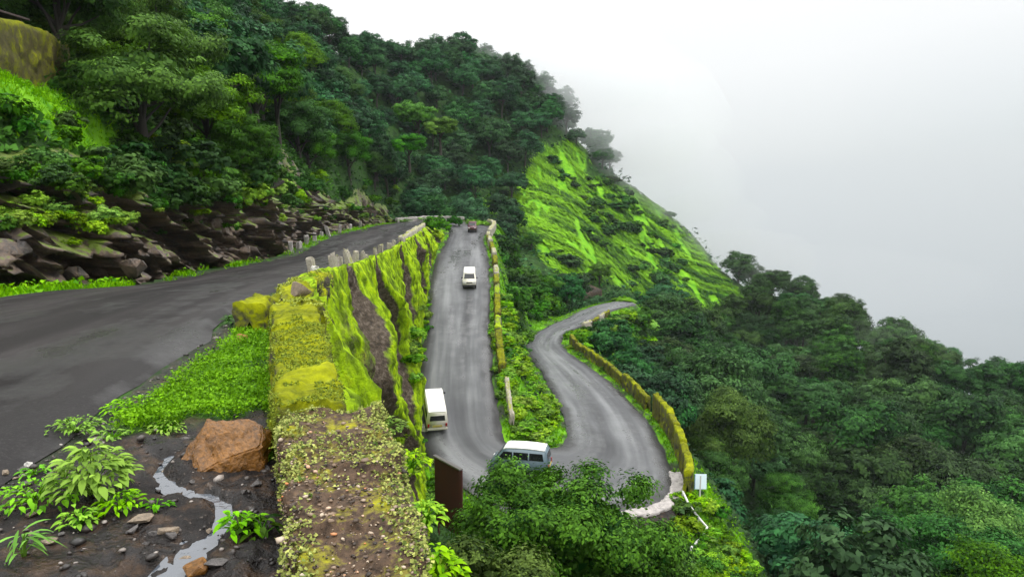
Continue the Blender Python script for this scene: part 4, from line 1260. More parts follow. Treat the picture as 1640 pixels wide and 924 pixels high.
# ------------------------------------------------------------------ parapet beside the camera
def wall_thing(name, path, width, height, seed, mat, label, cat, group=None, amp=.05, sub=.12, nf=2.2, r=.12):
    path = np.asarray(path, float)
    o0 = path.mean(0)
    V, f = sweep_wall(path, width, height, seed, amp, nf=nf, sub=sub, r=r)
    o = mobj(name, np_mesh(name, V - o0, f, mat, smooth=True), None, o0)
    return tag(o, label, cat, group), V
def top_cards(V, n, size, rng, thr=.55, ns=1.2, lift=.02, seed=0, zmin=None):
    """positions on the upper and side skin of a wall, in patches"""
    pk = rng.integers(0, len(V), n)
    p = V[pk] + rng.normal(0, size * .8, (n, 3)) * np.array([1, 1, .4])
    k = fbm(p[:, 0] * ns + p[:, 2], p[:, 1] * ns, seed, 4) + .5
    p = p[k > thr]
    if zmin is not None: p = p[p[:, 2] > zmin]
    nr_ = np.array([[0, 0, 1.]]) + rng.normal(0, .55, (len(p), 3))
    return leaf_cards(p + np.array([0, 0, lift]), nr_, size, rng, np.clip(rng.normal(.5, .28, len(p)), 0, 1), .7)
near_path = [P(567, 985, 2.95), P(572, 924, 3.36), P(560, 800, 4.25), P(545, 720, 5.05), P(529, 655, 5.9)]
near_path = [np.array([p[0], p[1], -1.93]) for p in near_path]
nb, nV = wall_thing('parapet', near_path, [.66, .68, .72, .78, .80], .95, 3, M['near_wall'], 'crumbling parapet block topped with gravel, moss and creepers, nearest to the viewer', 'parapet', amp=.055, sub=.022, nf=5, r=.07)
o0 = np.array(nb.location)
pk = rngg.integers(0, len(nV), 26000)
gp = nV[pk]; gp = gp[gp[:, 2] > -2.06]; gp = gp[gp[:, 1] < 5.3 + rngg.normal(0, .35, len(gp))]
sv_ = stones_np(gp - o0 + rngg.normal(0, .01, gp.shape), np.clip(rngg.lognormal(-5.0, .55, len(gp)), .003, .03), rngg)
m, nt, b = new_mat('parapet_gravel')
at = nd(nt, 'ShaderNodeAttribute', attribute_name='v').outputs['Fac']
nt.links.new(ramp_n(nt, at, [(0, (.012, .008, .005)), (.4, (.06, .036, .02)), (.72, (.20, .135, .085)), (.92, (.48, .39, .29)), (.97, (.50, .17, .04)), (1, (.55, .5, .42))]), b.inputs['Base Color'])
b.inputs['Roughness'].default_value = .6
g_ = mobj('gravel', np_mesh('gravel', sv_[0], sv_[1], m, {'v': ('POINT', sv_[2])}), nb); g_['kind'] = 'stuff'
def far_more(V, k0, k1): return V
A = top_cards(nV, 90000, .021, rngg, .36, 3.0, .012, 5, -2.3)
# creepers thicken towards the far end and the right edge
c_ = A[0].reshape(-1, 4, 3); mid = c_.mean(1)
prob = np.clip((mid[:, 1] - 4.3) / 1.0, .0, 1) + 1.4 * np.clip(fbm(mid[:, 0] * 3, mid[:, 1] * 3, 15, 4) - .12, 0, 1) + np.clip((mid[:, 0] - np.interp(mid[:, 1], [3, 6], [-.55, -1.22])) / .2, 0, .8)
prob += np.clip((np.interp(mid[:, 1], [3, 6], [-.80, -1.72]) - mid[:, 0]) / .1, 0, .8)
kp = rngg.random(len(mid)) < prob * (.35 + 1.6 * np.clip(fbm(mid[:, 0] * 7, mid[:, 1] * 7, 19, 3) + .3, 0, 1))
lv_ = (c_[kp] - o0).reshape(-1, 3)
mo = mobj('moss', leaf_mesh('moss', [(lv_, np.arange(len(lv_)).reshape(-1, 4), A[2].reshape(-1, 4)[kp].ravel())], leaf_mat('leaf_creeper', (.05, .10, .002), (.44, .46, .07), .1)), nb); mo['kind'] = 'stuff'

blk_path = [P(496, 648, 6.0), P(485, 560, 7.7), P(470, 478, 10.9)]
blk_path = [np.array([p[0], p[1], z]) for p, z in zip(blk_path, (-1.93, -1.95, -1.98))]
mb, mV = wall_thing('parapet', blk_path, [.60, .61, .64], .95, 8, M['moss_lime'], 'long parapet block wholly covered in yellow-green moss, beyond the gravelly block', 'parapet', amp=.06, sub=.04, nf=3.5, r=.08)
A = top_cards(mV, 60000, .020, rngg, .47, 1.4, .006, 9, -2.3)
o0 = np.array(mb.location)
mo = mobj('moss', leaf_mesh('moss', [((A[0] - o0), A[1], A[2])], LM['moss']), mb); mo['kind'] = 'stuff'
pb = P(412, 470, 11.6)
wall_thing('parapet_stub', [(pb[0] - .02, 11.2, -2.02), (pb[0] - .10, 12.3, -2.06)], .52, .75, 12, M['moss_lime'], 'short mossy stone stub standing on the shoulder left of the parapet', 'parapet', amp=.06, sub=.05, nf=3.5, r=.1)
pth = [(-3.25, 11.4, -2.08), (-4.15, 14, -2.25), (-4.95, 17, -2.55), (-5.6, 20.5, -3.0), (-6.5, 26, -3.55)]
lw, lV = wall_thing('broken_parapet', pth, [.62, .66, .6, .6, .5], .7, 15, M['moss_lime'], 'broken moss-grown parapet running on from the near blocks along the upper road', 'parapet', amp=.16, sub=.08, nf=1.6, r=.15)
A = top_cards(lV, 36000, .04, rngg, .42, 1.0, .015, 29, -3.6)
mo = mobj('moss', leaf_mesh('moss', [((A[0] - np.array(lw.location)), A[1], A[2])], LM['moss']), lw); mo['kind'] = 'stuff'

# ------------------------------------------------------------------ stones
def boulder(name, loc, s, seed, mat, label, cat='stone', group=None, npt=16, bev=.06, rot=None, tilt=(0, 0)):
    r_ = random.Random(seed)
    bm = bmesh.new()
    for _ in range(npt):
        v = Vector((r_.gauss(0, 1), r_.gauss(0, 1), r_.gauss(0, 1))).normalized() * r_.uniform(.8, 1.05)
        bm.verts.new((v.x * s[0], v.y * s[1], v.z * s[2]))
    bmesh.ops.convex_hull(bm, input=bm.verts)
    bmesh.ops.delete(bm, geom=[v for v in bm.verts if not v.link_faces], context='VERTS')
    bmesh.ops.bevel(bm, geom=bm.edges[:], offset=bev * min(s), segments=2, affect='EDGES', clamp_overlap=True)
    bmesh.ops.triangulate(bm, faces=bm.faces[:])
    bmesh.ops.subdivide_edges(bm, edges=bm.edges[:], cuts=1)
    for v in bm.verts:
        v.co += v.co.normalized() * .05 * min(s) * mnoise.fractal(v.co * (2.2 / min(s)) + Vector((seed, 0, 0)), .8, 2, 4)
    o = bm_obj(name, bm, mat, None, loc)
    o.rotation_euler = (tilt[0], tilt[1], rot if rot is not None else r_.uniform(0, 6.28))
    return tag(o, label, cat, group)
def on(px, py, up=0):
    l, n = hit(px, py)
    return l + Vector((0, 0, up))
# big tilted slab
bm = bmesh.new()
bl = [(-.12, .10, .33), (.36, .08, .27), (-.35, -.10, -.08), (-.18, -.25, -.10), (.12, -.19, .05), (.40, -.10, .13), (.40, -.10, -.14), (.1, -.22, -.14), (-.2, .3, -.12), (.38, .32, .05)]
for p in bl: bm.verts.new(p)
bmesh.ops.convex_hull(bm, input=bm.verts)
bmesh.ops.delete(bm, geom=[v for v in bm.verts if not v.link_faces], context='VERTS')
bmesh.ops.bevel(bm, geom=bm.edges[:], offset=.012, segments=2, affect='EDGES')
bmesh.ops.triangulate(bm, faces=bm.faces[:])
for _ in range(4): bmesh.ops.subdivide_edges(bm, edges=bm.edges[:], cuts=1, use_grid_fill=True)
for v in bm.verts: v.co += v.co.normalized() * (.035 * mnoise.fractal(v.co * 5, .9, 2, 6) - .02 * abs(mnoise.noise(v.co * 11)))
tag(bm_obj('boulder', bm, M['boulder_brown'], None, on(352, 742, .06)), 'big angular orange-brown boulder on the mud against the near parapet', 'boulder')
boulder('stone', on(388, 548, .05), (.13, .10, .09), 3, M['stone_orange'], 'small orange-red stone at the foot of the mossy stub')
boulder('stone', Vector(P(480, 462, 12.4)), (.24, .2, .17), 4, M['stone_tan'], 'pale tan stone lying on the broken moss-grown parapet', npt=12)
boulder('stone', on(46, 748, .02), (.045, .04, .035), 5, M['stone_white'], 'small white pebble at the edge of the upper road by the weeds')
boulder('stone', on(318, 914, .02), (.12, .10, .07), 6, M['boulder_brown'], 'rounded reddish stone in the mud at the bottom edge')
boulder('stone', on(228, 832, .01), (.10, .07, .03), 7, M['stone_tan'], 'flat tan stone in the mud beside the trickle of water')
boulder('stone', on(78, 868, .01), (.06, .05, .03), 8, M['stone_tan'], 'flat buff stone left of the trickle near the grass tuft')
boulder('stone', on(345, 905, .01), (.09, .05, .03), 9, M['stone_grey'], 'grey flat stone near the bottom edge under the parapet')
for i in range(26):
    px = rng.uniform(0, 430); py = rng.uniform(740, 915)
    boulder('stone', on(px, py, .005), np.array([.055, .045, .03]) * rng.uniform(.6, 1.5), 50 + i, M[['stone_grey', 'stone_grey', 'stone_tan'][i % 3]], 'small wet stone lying in the mud of the shoulder', 'stone', 'small stones in the mud', npt=10)
for i, (px, py, s) in enumerate([(215, 432, .55), (262, 425, .6), (305, 418, .45), (20, 452, .6), (120, 446, .5), (165, 440, .45), (395, 405, .5), (430, 398, .45), (340, 418, .35), (70, 455, .4)]):
    l = on(px, py, .1)
    boulder('boulder', l, (s, s * .8, s * .75), 90 + i, M['rock'], 'brown fallen rock at the foot of the road cutting', 'boulder', 'fallen rocks at the foot of the cutting', npt=13, bev=.1)

boulder('rock_outcrop', on(935, 478, 1.0), (4.5, 2.5, 3.6), 140, M['rock'], 'dark grey rock outcrop behind the far end of the bottom road', 'rock', npt=22, bev=.08)
# ------------------------------------------------------------------ trickle of water
def ribbon(name, pts, widths, mat, label, up=-.006):
    pts = np.array([np.array(on(*p)) for p in pts])
    seg = np.concatenate([[0], np.cumsum(np.linalg.norm(np.diff(pts, axis=0), axis=1))])
    s = np.linspace(0, seg[-1], 60)
    c = np.stack([np.interp(s, seg, pts[:, k]) for k in range(3)], 1)
    w = np.interp(s, seg, widths)
    t = np.gradient(c, axis=0); t /= np.linalg.norm(t[:, :2], axis=1)[:, None]
    sx = np.stack([t[:, 1], -t[:, 0], 0 * t[:, 0]], 1)
    c[:, :2] += np.c_[fbm(s * 6, s * 0, 3), fbm(s * 6, s * 0 + 7, 4)] * .10
    w = w * .75
    wl = w * np.clip(.75 + 2.2 * fbm(s * 8, s * 0 + 2, 5), .08, 2); wr = w * np.clip(.75 + 2.2 * fbm(s * 8, s * 0 + 4, 6), .08, 2)
    g = np.stack([c - sx * wl[:, None], c - sx * wl[:, None] * .4, c + sx * wr[:, None] * .4, c + sx * wr[:, None]], 1)
    g[:, :, 2] = height(c[:, :2])[0][:, None] + up
    ii = np.arange(240).reshape(60, 4)
    f = np.stack([ii[:-1, :-1], ii[1:, :-1], ii[1:, 1:], ii[:-1, 1:]], -1).reshape(-1, 4)
    return tag(mobj(name, np_mesh(name, g.reshape(-1, 3), f, mat, smooth=True)), label, 'water', kind='structure')
m, nt, b = new_mat('water')
b.inputs['Base Color'].default_value = (.06, .07, .085, 1); b.inputs['Roughness'].default_value = .05
b.inputs['Specular IOR Level'].default_value = 1.0
pos = nd(nt, 'ShaderNodeNewGeometry').outputs['Position']
nt.links.new(bump_n(nt, noise_n(nt, pos, 16, 2), .2, .02), b.inputs['Normal'])
sa = np.linspace(0, 1, 90)
sk = np.linspace(0, 1, len(STREAM))
cxy = np.stack([np.interp(sa, sk, STREAM[:, 0]), np.interp(sa, sk, STREAM[:, 1])], 1)
tt = np.gradient(cxy, axis=0); tt /= np.linalg.norm(tt, axis=1)[:, None]
nn_ = np.stack([tt[:, 1], -tt[:, 0]], 1)
hw_ = np.interp(sa, sk, STREAM_W) * 1.7
lv = height(cxy)[0] - .034
gw = np.zeros((90, 5, 3))
for k_, o_ in enumerate((-1, -.5, 0, .5, 1)):
    gw[:, k_, :2] = cxy + nn_ * (hw_ * o_)[:, None]; gw[:, k_, 2] = lv
ii = np.arange(450).reshape(90, 5)
f = np.stack([ii[:-1, :-1], ii[1:, :-1], ii[1:, 1:], ii[:-1, 1:]], -1).reshape(-1, 4)
tag(mobj('water', np_mesh('water', gw.reshape(-1, 3), f, m, smooth=True)), 'narrow trickle of water winding through the dark mud below the boulder', 'water', kind='structure')

# ------------------------------------------------------------------ foreground weeds
def weed_mesh(name, seed, R, H, n, ln, mat, wid=.5, arch=.5):
    r_ = np.random.default_rng(seed)
    V, F_, Vv = [], [], []
    o = 0
    stem = []
    for i in range(n):
        a = r_.uniform(0, 6.283); u = math.sqrt(r_.random())
        base = np.array([math.cos(a) * R * u, math.sin(a) * R * u, H * (1 - .65 * u * u) * r_.uniform(.55, 1.05)])
        d = np.array([math.cos(a + r_.normal(0, .6)), math.sin(a + r_.normal(0, .6)), 0])
        s = np.array([-d[1], d[0], 0]); l = ln * r_.uniform(.6, 1.25); el = r_.uniform(-.3, .7)
        cols = []
        for k, (t, ww) in enumerate([(0, .12), (.25, .8), (.5, 1), (.75, .7), (1, .03)]):
            c = base + d * l * t * math.cos(el * .6) + np.array([0, 0, l * (t * math.sin(el) - arch * t * t)])
            hw = l * wid * .5 * ww
            cols.append([c - s * hw + np.array([0, 0, hw * .35]), c, c + s * hw + np.array([0, 0, hw * .35])])
        q = np.array(cols).reshape(-1, 3)
        V.append(q)
        for k in range(4):
            for j in range(2):
                x = o + k * 3 + j
                F_.append((x, x + 1, x + 4, x + 3))
        Vv.append(np.full(15, np.clip(r_.normal(.5, .25), 0, 1))); o += 15
        if i % 3 == 0: stem.append(base)
    me = np_mesh(name, np.concatenate(V), np.array(F_), mat, {'v': ('POINT', np.concatenate(Vv))}, smooth=True)
    sp_ = []
    for bse in stem[:24]:
        sp_.append(tube_np([(0, 0, -.05), bse * .5 * np.array([.6, .6, 1.1]), bse], [.007, .005, .003], 5))
    tv, tf = merge(sp_)
    return me, np_mesh(name + '_stem', tv, tf, LM['weed'], {'v': ('POINT', np.full(len(tv), .3))}, smooth=True)
def weed(px, py, seed, R, H, n, ln, label, mat='weed', group=None, name='weed', **kw):
    a, s_ = weed_mesh(name, seed, R, H, n, ln, LM[mat], **kw)
    r_ = empty(name, on(px, py), 0, label, 'plant', group)
    mobj('leaves', a, r_); mobj('stems', s_, r_)
    return r_
weed(150, 790, 1, .27, .38, 330, .085, 'largest leafy weed on the muddy shoulder, a rounded bright green clump')
weed(60, 800, 2, .30, .12, 190, .055, 'low spreading bright weed at the left edge of the mud')
weed(195, 815, 3, .15, .14, 110, .055, 'small leafy weed just below the largest weed')
weed(128, 838, 4, .12, .12, 80, .05, 'small weed in the mud at the lower left, under the largest weed')
weed(250, 812, 5, .09, .05, 26, .05, 'tiny weed beside the trickle of water')
weed(120, 690, 6, .24, .13, 160, .05, 'weed at the road edge above the largest weed')
weed(262, 692, 7, .2, .10, 110, .045, 'small weed on the bare brown earth above the trickle')
weed(225, 655, 8, .34, .12, 240, .05, 'spreading weed where the shoulder meets the upper road')
weed(385, 850, 9, .13, .14, 70, .06, 'small dark weed at the foot of the gravelly parapet block')
weed(420, 860, 10, .09, .16, 30, .10, 'weed in the shade against the lower side of the parapet', 'near')
weed(38, 890, 11, .06, .20, 22, .16, 'tuft of long grassy leaves in the lower left corner', wid=.16)
weed(180, 700, 12, .13, .08, 40, .06, 'small weed clump left of the bare brown earth')
weed(55, 760, 14, .1, .07, 34, .05, 'small weed beside the white pebble')
weed(380, 520, 15, .22, .2, 60, .1, 'green weed at the foot of the mossy stub on the roadside', 'near')
def weed_at(p, seed, R, H, n, ln, label, mat='weed', **kw):
    a, s_ = weed_mesh('weed', seed, R, H, n, ln, LM[mat], **kw)
    r_ = empty('weed', p, 0, label, 'plant', None)
    mobj('leaves', a, r_); mobj('stems', s_, r_)
weed_at(P(700, 890, 3.7) - np.array([0, 0, .15]), 21, .14, .2, 170, .05, 'bright yellow-green weed on the right side of the parapet at the bottom edge', 'lime')
weed_at(P(655, 720, 5.2) - np.array([0, 0, .15]), 22, .16, .14, 150, .042, 'yellow-green creeper spilling over the right edge of the parapet', 'lime')
weed_at(P(615, 668, 5.8) - np.array([0, 0, .12]), 23, .18, .12, 160, .042, 'leafy creeper at the far right corner of the gravelly parapet block', 'lime')
weed_at(P(680, 800, 4.3) - np.array([0, 0, .15]), 24, .13, .14, 130, .045, 'creeper hanging on the right side of the parapet above the tree', 'lime')

# ------------------------------------------------------------------ guard stones and parapets along the roads
def stone_post(loc, w, h, seed, mat, label, group, rz=0):
    r_ = random.Random(seed)
    bm = bmesh.new()
    vs = add_box(bm, (0, 0, h / 2 - .1), (w, w * .8, h + .2))
    for v in vs:
        if v.co.z > 0: v.co.x *= .8; v.co.y *= .8
    bmesh.ops.bevel(bm, geom=bm.edges[:], offset=w * .16, segments=2, affect='EDGES')
    for v in bm.verts: v.co += Vector((r_.gauss(0, .03), r_.gauss(0, .03), r_.gauss(0, .05)))
    o = bm_obj('guard_stone', bm, mat, None, loc)
    o.rotation_euler = (r_.gauss(0, .10), r_.gauss(0, .10), rz + r_.gauss(0, .3))
    return tag(o, label, 'guard stone', group)
for i, y in enumerate([25.5, 28.2, 30, 31.8, 34, 36, 38.2, 40.5, 43, 46, 48.6, 51.5, 54.5, 58]):
    x = float(interp_path(CLIFF, y)) - .55
    z = float(near_seg(np.array([[x, y]]), i_L1)[1][0]) + (.25 if i else -.1)
    stone_post((x, y + rng.normal(0, .5), z), .32 * rng.uniform(.7, 1.2), .52 * rng.uniform(.6, 1.3), 300 + i, M['stone_white' if i == 0 else 'pale_stone'],
               'single whitish guard stone, first of the row and apart from the rest' if i == 0 else 'weathered pale guard stone in the row on the outer edge of the upper road',
               None if i == 0 else 'guard stones on the outer edge of the upper road')
for i, s_ in enumerate(np.linspace(5.15, 6.7, 9)):
    k = int(np.argmin(abs(SID - s_)))
    p = EL[k] - DIRR[k] * .75
    stone_post(p, .38, .8 * rng.uniform(.6, 1.2), 330 + i, M['concrete_pale'], 'grey-white guard stone at the foot of the rock beside the upper road', 'guard stones at the foot of the rock')
# low wall towards the far bend
yw = np.linspace(62, 126, 16)
xw = interp_path(CLIFF, yw) - .45
zw = near_seg(np.stack([xw, yw], 1), i_L1)[1] + .75 + rng.normal(0, .08, 16)
wall_thing('low_wall', np.stack([xw, yw, zw], 1), .5, 1.1, 40, M['pale_stone'], 'low pale stone wall along the upper road towards the far bend', 'wall', amp=.16, sub=.3, nf=1.1)
k0 = np.where((SID > 7.9) & (SID < 9.8))[0][::4]
pw = EL[k0] - DIRR[k0] * .8; pw[:, 2] += .9
wall_thing('guard_wall', pw, .5, 1.2, 41, M['concrete_pale'], 'long low whitish wall round the outside of the far bend', 'wall', amp=.08, sub=.4, nf=1.0)
k0 = np.where((SID > 10.6) & (SID < 11.9))[0][::4]
pw = EL[k0] - DIRR[k0] * .8; pw[:, 2] += 1.0
wall_thing('guard_wall', pw, .7, 1.3, 42, M['pale_stone'], 'tan stone wall where the lower road leaves the far bend', 'wall', amp=.15, sub=.3, nf=1.0)

def parapet_run(side, s0, s1, off, length, gap, w, h, mats, label, group, seed, hvar=.2, zoff=0.0):
    a = EL if side == 'L' else ER
    sg = -1 if side == 'L' else 1
    kk = np.where((SID >= s0) & (SID <= s1))[0]
    pts = a[kk] + sg * DIRR[kk] * off
    cs_ = np.concatenate([[0], np.cumsum(np.linalg.norm(np.diff(pts, axis=0), axis=1))])
    pos = 0; i = 0
    while pos + length * .6 < cs_[-1]:
        l = length * rng.uniform(.8, 1.2)
        ss = np.linspace(pos, min(pos + l, cs_[-1]), 4)
        path = np.stack([np.interp(ss, cs_, pts[:, k]) for k in range(3)], 1)
        hh_ = h * rng.uniform(1 - hvar, 1 + hvar)
        path[:, 2] += hh_ + zoff + rng.normal(0, .06, 4)
        wall_thing('parapet_block', path, w, hh_ + .6, seed + i, M[mats[i % len(mats)]], label, 'parapet block', group, amp=.13, sub=.16, nf=1.7, r=.15)
        pos += l + gap * rng.uniform(.6, 1.6); i += 1
parapet_run('L', 11.95, 13.9, .75, 4.2, .7, .6, 1.0, ['pale_stone', 'olive_stone'], 'pale tan parapet block at the upper end of the lower road', 'pale parapet blocks beside the lower road', 500)
parapet_run('L', 13.95, 15.7, .7, 3.4, .6, .6, 1.0, ['olive_stone', 'wall_moss', 'olive_stone'], 'moss-green parapet block on the outer edge of the lower road', 'mossy parapet blocks beside the lower road', 530)
parapet_run('L', 15.75, 17.1, .9, 5.5, .4, .35, .7, ['pale_stone'], 'narrow pale wall top half hidden by plants beside the lower road', 'narrow wall tops beside the lower road', 560)
parapet_run('R', 21.6, 23.3, 1.35, 3.2, .12, .55, 1.9, ['moss_lime', 'olive_stone'], 'tall olive mossy parapet slab outside the bottom bend', 'tall parapet slabs outside the bottom bend', 600, .12)
parapet_run('R', 23.35, 25.2, 1.2, 4.0, .25, .5, 1.2, ['olive_stone', 'moss_lime', 'olive_stone'], 'low olive parapet slab along the bottom road', 'low parapet slabs along the bottom road', 640, .15)
parapet_run('R', 26.6, 27.9, .8, 3.6, .5, .5, .8, ['pale_stone', 'olive_stone'], 'small pale parapet block where the bottom road leaves behind the trees', 'far parapet blocks of the bottom road', 680)
# pale rubble kerb round the outside of the bottom bend
k0 = np.where((SID > 19.6) & (SID < 22.3))[0][::3]
pw = ER[k0] + DIRR[k0] * .35; pw[:, 2] += .16
V, f = sweep_wall(pw, .95, .5, 55, .10, nf=2.0, sub=.14)
tag(mobj('kerb', np_mesh('kerb', V, f, M['concrete_pale'], smooth=True)), 'pale rubble kerb round the outside of the bottom bend', 'kerb', kind='structure')
# white painted stones at the foot of the wall by the van
for i, (px, py, s) in enumerate([(664, 655, .55), (672, 690, .5), (664, 630, .4)]):
    l = Z(px, py, float(-17.2 - (py - 640) * .022)); 
    boulder('painted_stone', Vector(l) + Vector((.25, 0, .15)), (s, s * 1.3, s * .8), 200 + i, M['stone_white'], ['white painted stone beside the van, largest of three at the wall foot', 'white painted stone nearest the dark metal hoarding at the wall foot', 'smallest white painted stone at the wall foot, farthest of three'][i], 'stone')

# ------------------------------------------------------------------ hoarding, signboard, railing
r_ = empty('metal_hoarding', (-3.3, 36.1, -18.3), 0, 'dark maroon corrugated metal hoarding standing below the lower bend', 'hoarding')
r_.rotation_euler = (0, 0, math.atan2(35.2 - 37.0, -2.55 + 4.0))
bm = bmesh.new()
n = 40; Lh, Hh = 2.35, 3.55
vs = [[bm.verts.new((-Lh / 2 + Lh * i / n, yk + .03 * math.cos(i * math.pi / 1.0), zk)) for i in range(n + 1)] for yk, zk in ((0, 0), (0, Hh), (.05, Hh), (.05, 0))]
for a in range(4):
    for i in range(n): bm.faces.new((vs[a][i], vs[a][i + 1], vs[(a + 1) % 4][i + 1], vs[(a + 1) % 4][i]))
bm_obj('sheet', bm, M['rust_maroon'], r_)
bm = bmesh.new(); add_box(bm, (0, .025, Hh + .05), (Lh + .1, .22, .09)); bmesh.ops.bevel(bm, geom=bm.edges[:], offset=.015, segments=1, affect='EDGES')
bm_obj('coping', bm, M['stone_grey'], r_)
for sx in (-1, 1):
    bm = bmesh.new(); add_box(bm, (sx * (Lh / 2 - .1), .14, Hh / 2 - .4), (.09, .09, Hh + .7)); bm_obj('post', bm, M['rust_maroon'], r_)

sp0 = Vector(Z(1121, 812, -20.6))
r_ = empty('signboard', sp0, math.radians(18), 'pale blue-white signboard on a post at the end of the mossy parapet slabs', 'sign')
tv, tf = tube_np([(0, .06, -1.0), (0, .06, 2.0)], [.05, .05], 10)
mobj('post', np_mesh('post', tv, tf, M['pipe_white'], smooth=True), r_)
bm = bmesh.new(); add_box(bm, (0, 0, 1.55), (.86, .035, .92)); bmesh.ops.bevel(bm, geom=bm.edges[:], offset=.01, segments=2, affect='EDGES')
bo = bm_obj('board', bm, M['sign_pale'], r_); bo.rotation_euler = (math.radians(-14), math.radians(8), 0)
bm = bmesh.new(); add_box(bm, (-.42, -.024, 1.55), (.04, .012, .88)); e_ = bm_obj('edge_strip', bm, M['sign_blue'], bo)

r_ = empty('railing', on(1112, 840), 0, 'bent white pipe railing running down the bank below the signboard', 'railing')
r0 = np.array(r_.location)
rp = [np.array(on(px, py, .55)) - r0 for px, py in [(1093, 800), (1103, 822), (1118, 842), (1132, 858), (1122, 875), (1106, 892)]]
tv, tf = tube_np(rp, [.07] * 6, 8)
mobj('rail', np_mesh('rail', tv, tf, M['pipe_white'], smooth=True), r_)
for i in (0, 2, 3, 5):
    tv, tf = tube_np([rp[i] + np.array([0, 0, .06]), rp[i] - np.array([0, 0, 1.2])], [.055, .055], 8)
    mobj('post', np_mesh('post', tv, tf, M['pipe_white'], smooth=True), r_)

# ------------------------------------------------------------------ ruined wall and shelter in the top left corner
pa, pc = on(-60, 112), on(98, 112)
n_ = 8
pth = [np.array(pa) + (np.array(pc) - np.array(pa)) * t + np.array([0, 0, 2.1 - .75 * t ** 3]) for t in np.linspace(0, 1, n_)]
wall_thing('ruined_wall', pth, .9, 2.9, 77, M['olive_stone'], 'dark olive mossy wall in the top left corner above the bright grass bank', 'wall', amp=.10, sub=.14, nf=1.1, r=.25)
b0 = np.array(pth[3]) + np.array([-1.5, 1.8, -.8])
r_ = empty('shelter', b0, 0, 'small wooden shelter hung with purple cloth behind the mossy top left wall', 'shelter')
for x in (-2.2, -1.1, -.1):
    for y in (0, 1.6):
        tv, tf = tube_np([(x, y, -1.0), (x, y, 1.5)], [.07, .06], 7)
        mobj('post', np_mesh('post', tv, tf, M['wood_grey'], smooth=True), r_)
bm = bmesh.new()
add_box(bm, (-1.2, .8, 1.6), (2.6, 2.4, .10), Matrix.Rotation(math.radians(5), 4, 'Y'))
bmesh.ops.bevel(bm, geom=bm.edges[:], offset=.02, segments=1, affect='EDGES')
bm_obj('roof', bm, M['wood_grey'], r_)
bm = bmesh.new()
vs = []
for i in range(13):
    x = -2.0 + 2.0 * i / 12
    vs.append([bm.verts.new((x, -.42 + .06 * math.sin(i * 1.7) * k, 1.75 - .55 * k + (.05 * math.sin(i * .9)))) for k in (0, .5, 1)])
for i in range(12):
    for k in range(2): bm.faces.new((vs[i][k], vs[i + 1][k], vs[i + 1][k + 1], vs[i][k + 1]))
bmesh.ops.solidify(bm, geom=bm.faces[:], thickness=.015)
bm_obj('cloth', bm, M['cloth_purple'], r_)
bm = bmesh.new()
bmesh.ops.create_icosphere(bm, subdivisions=2, radius=.16)
for v in bm.verts: v.co += v.co * .6 * mnoise.noise(v.co * 9)
bm_obj('bundle', bm, M['cloth_yellow'], r_, (-.25, -.5, 1.35))

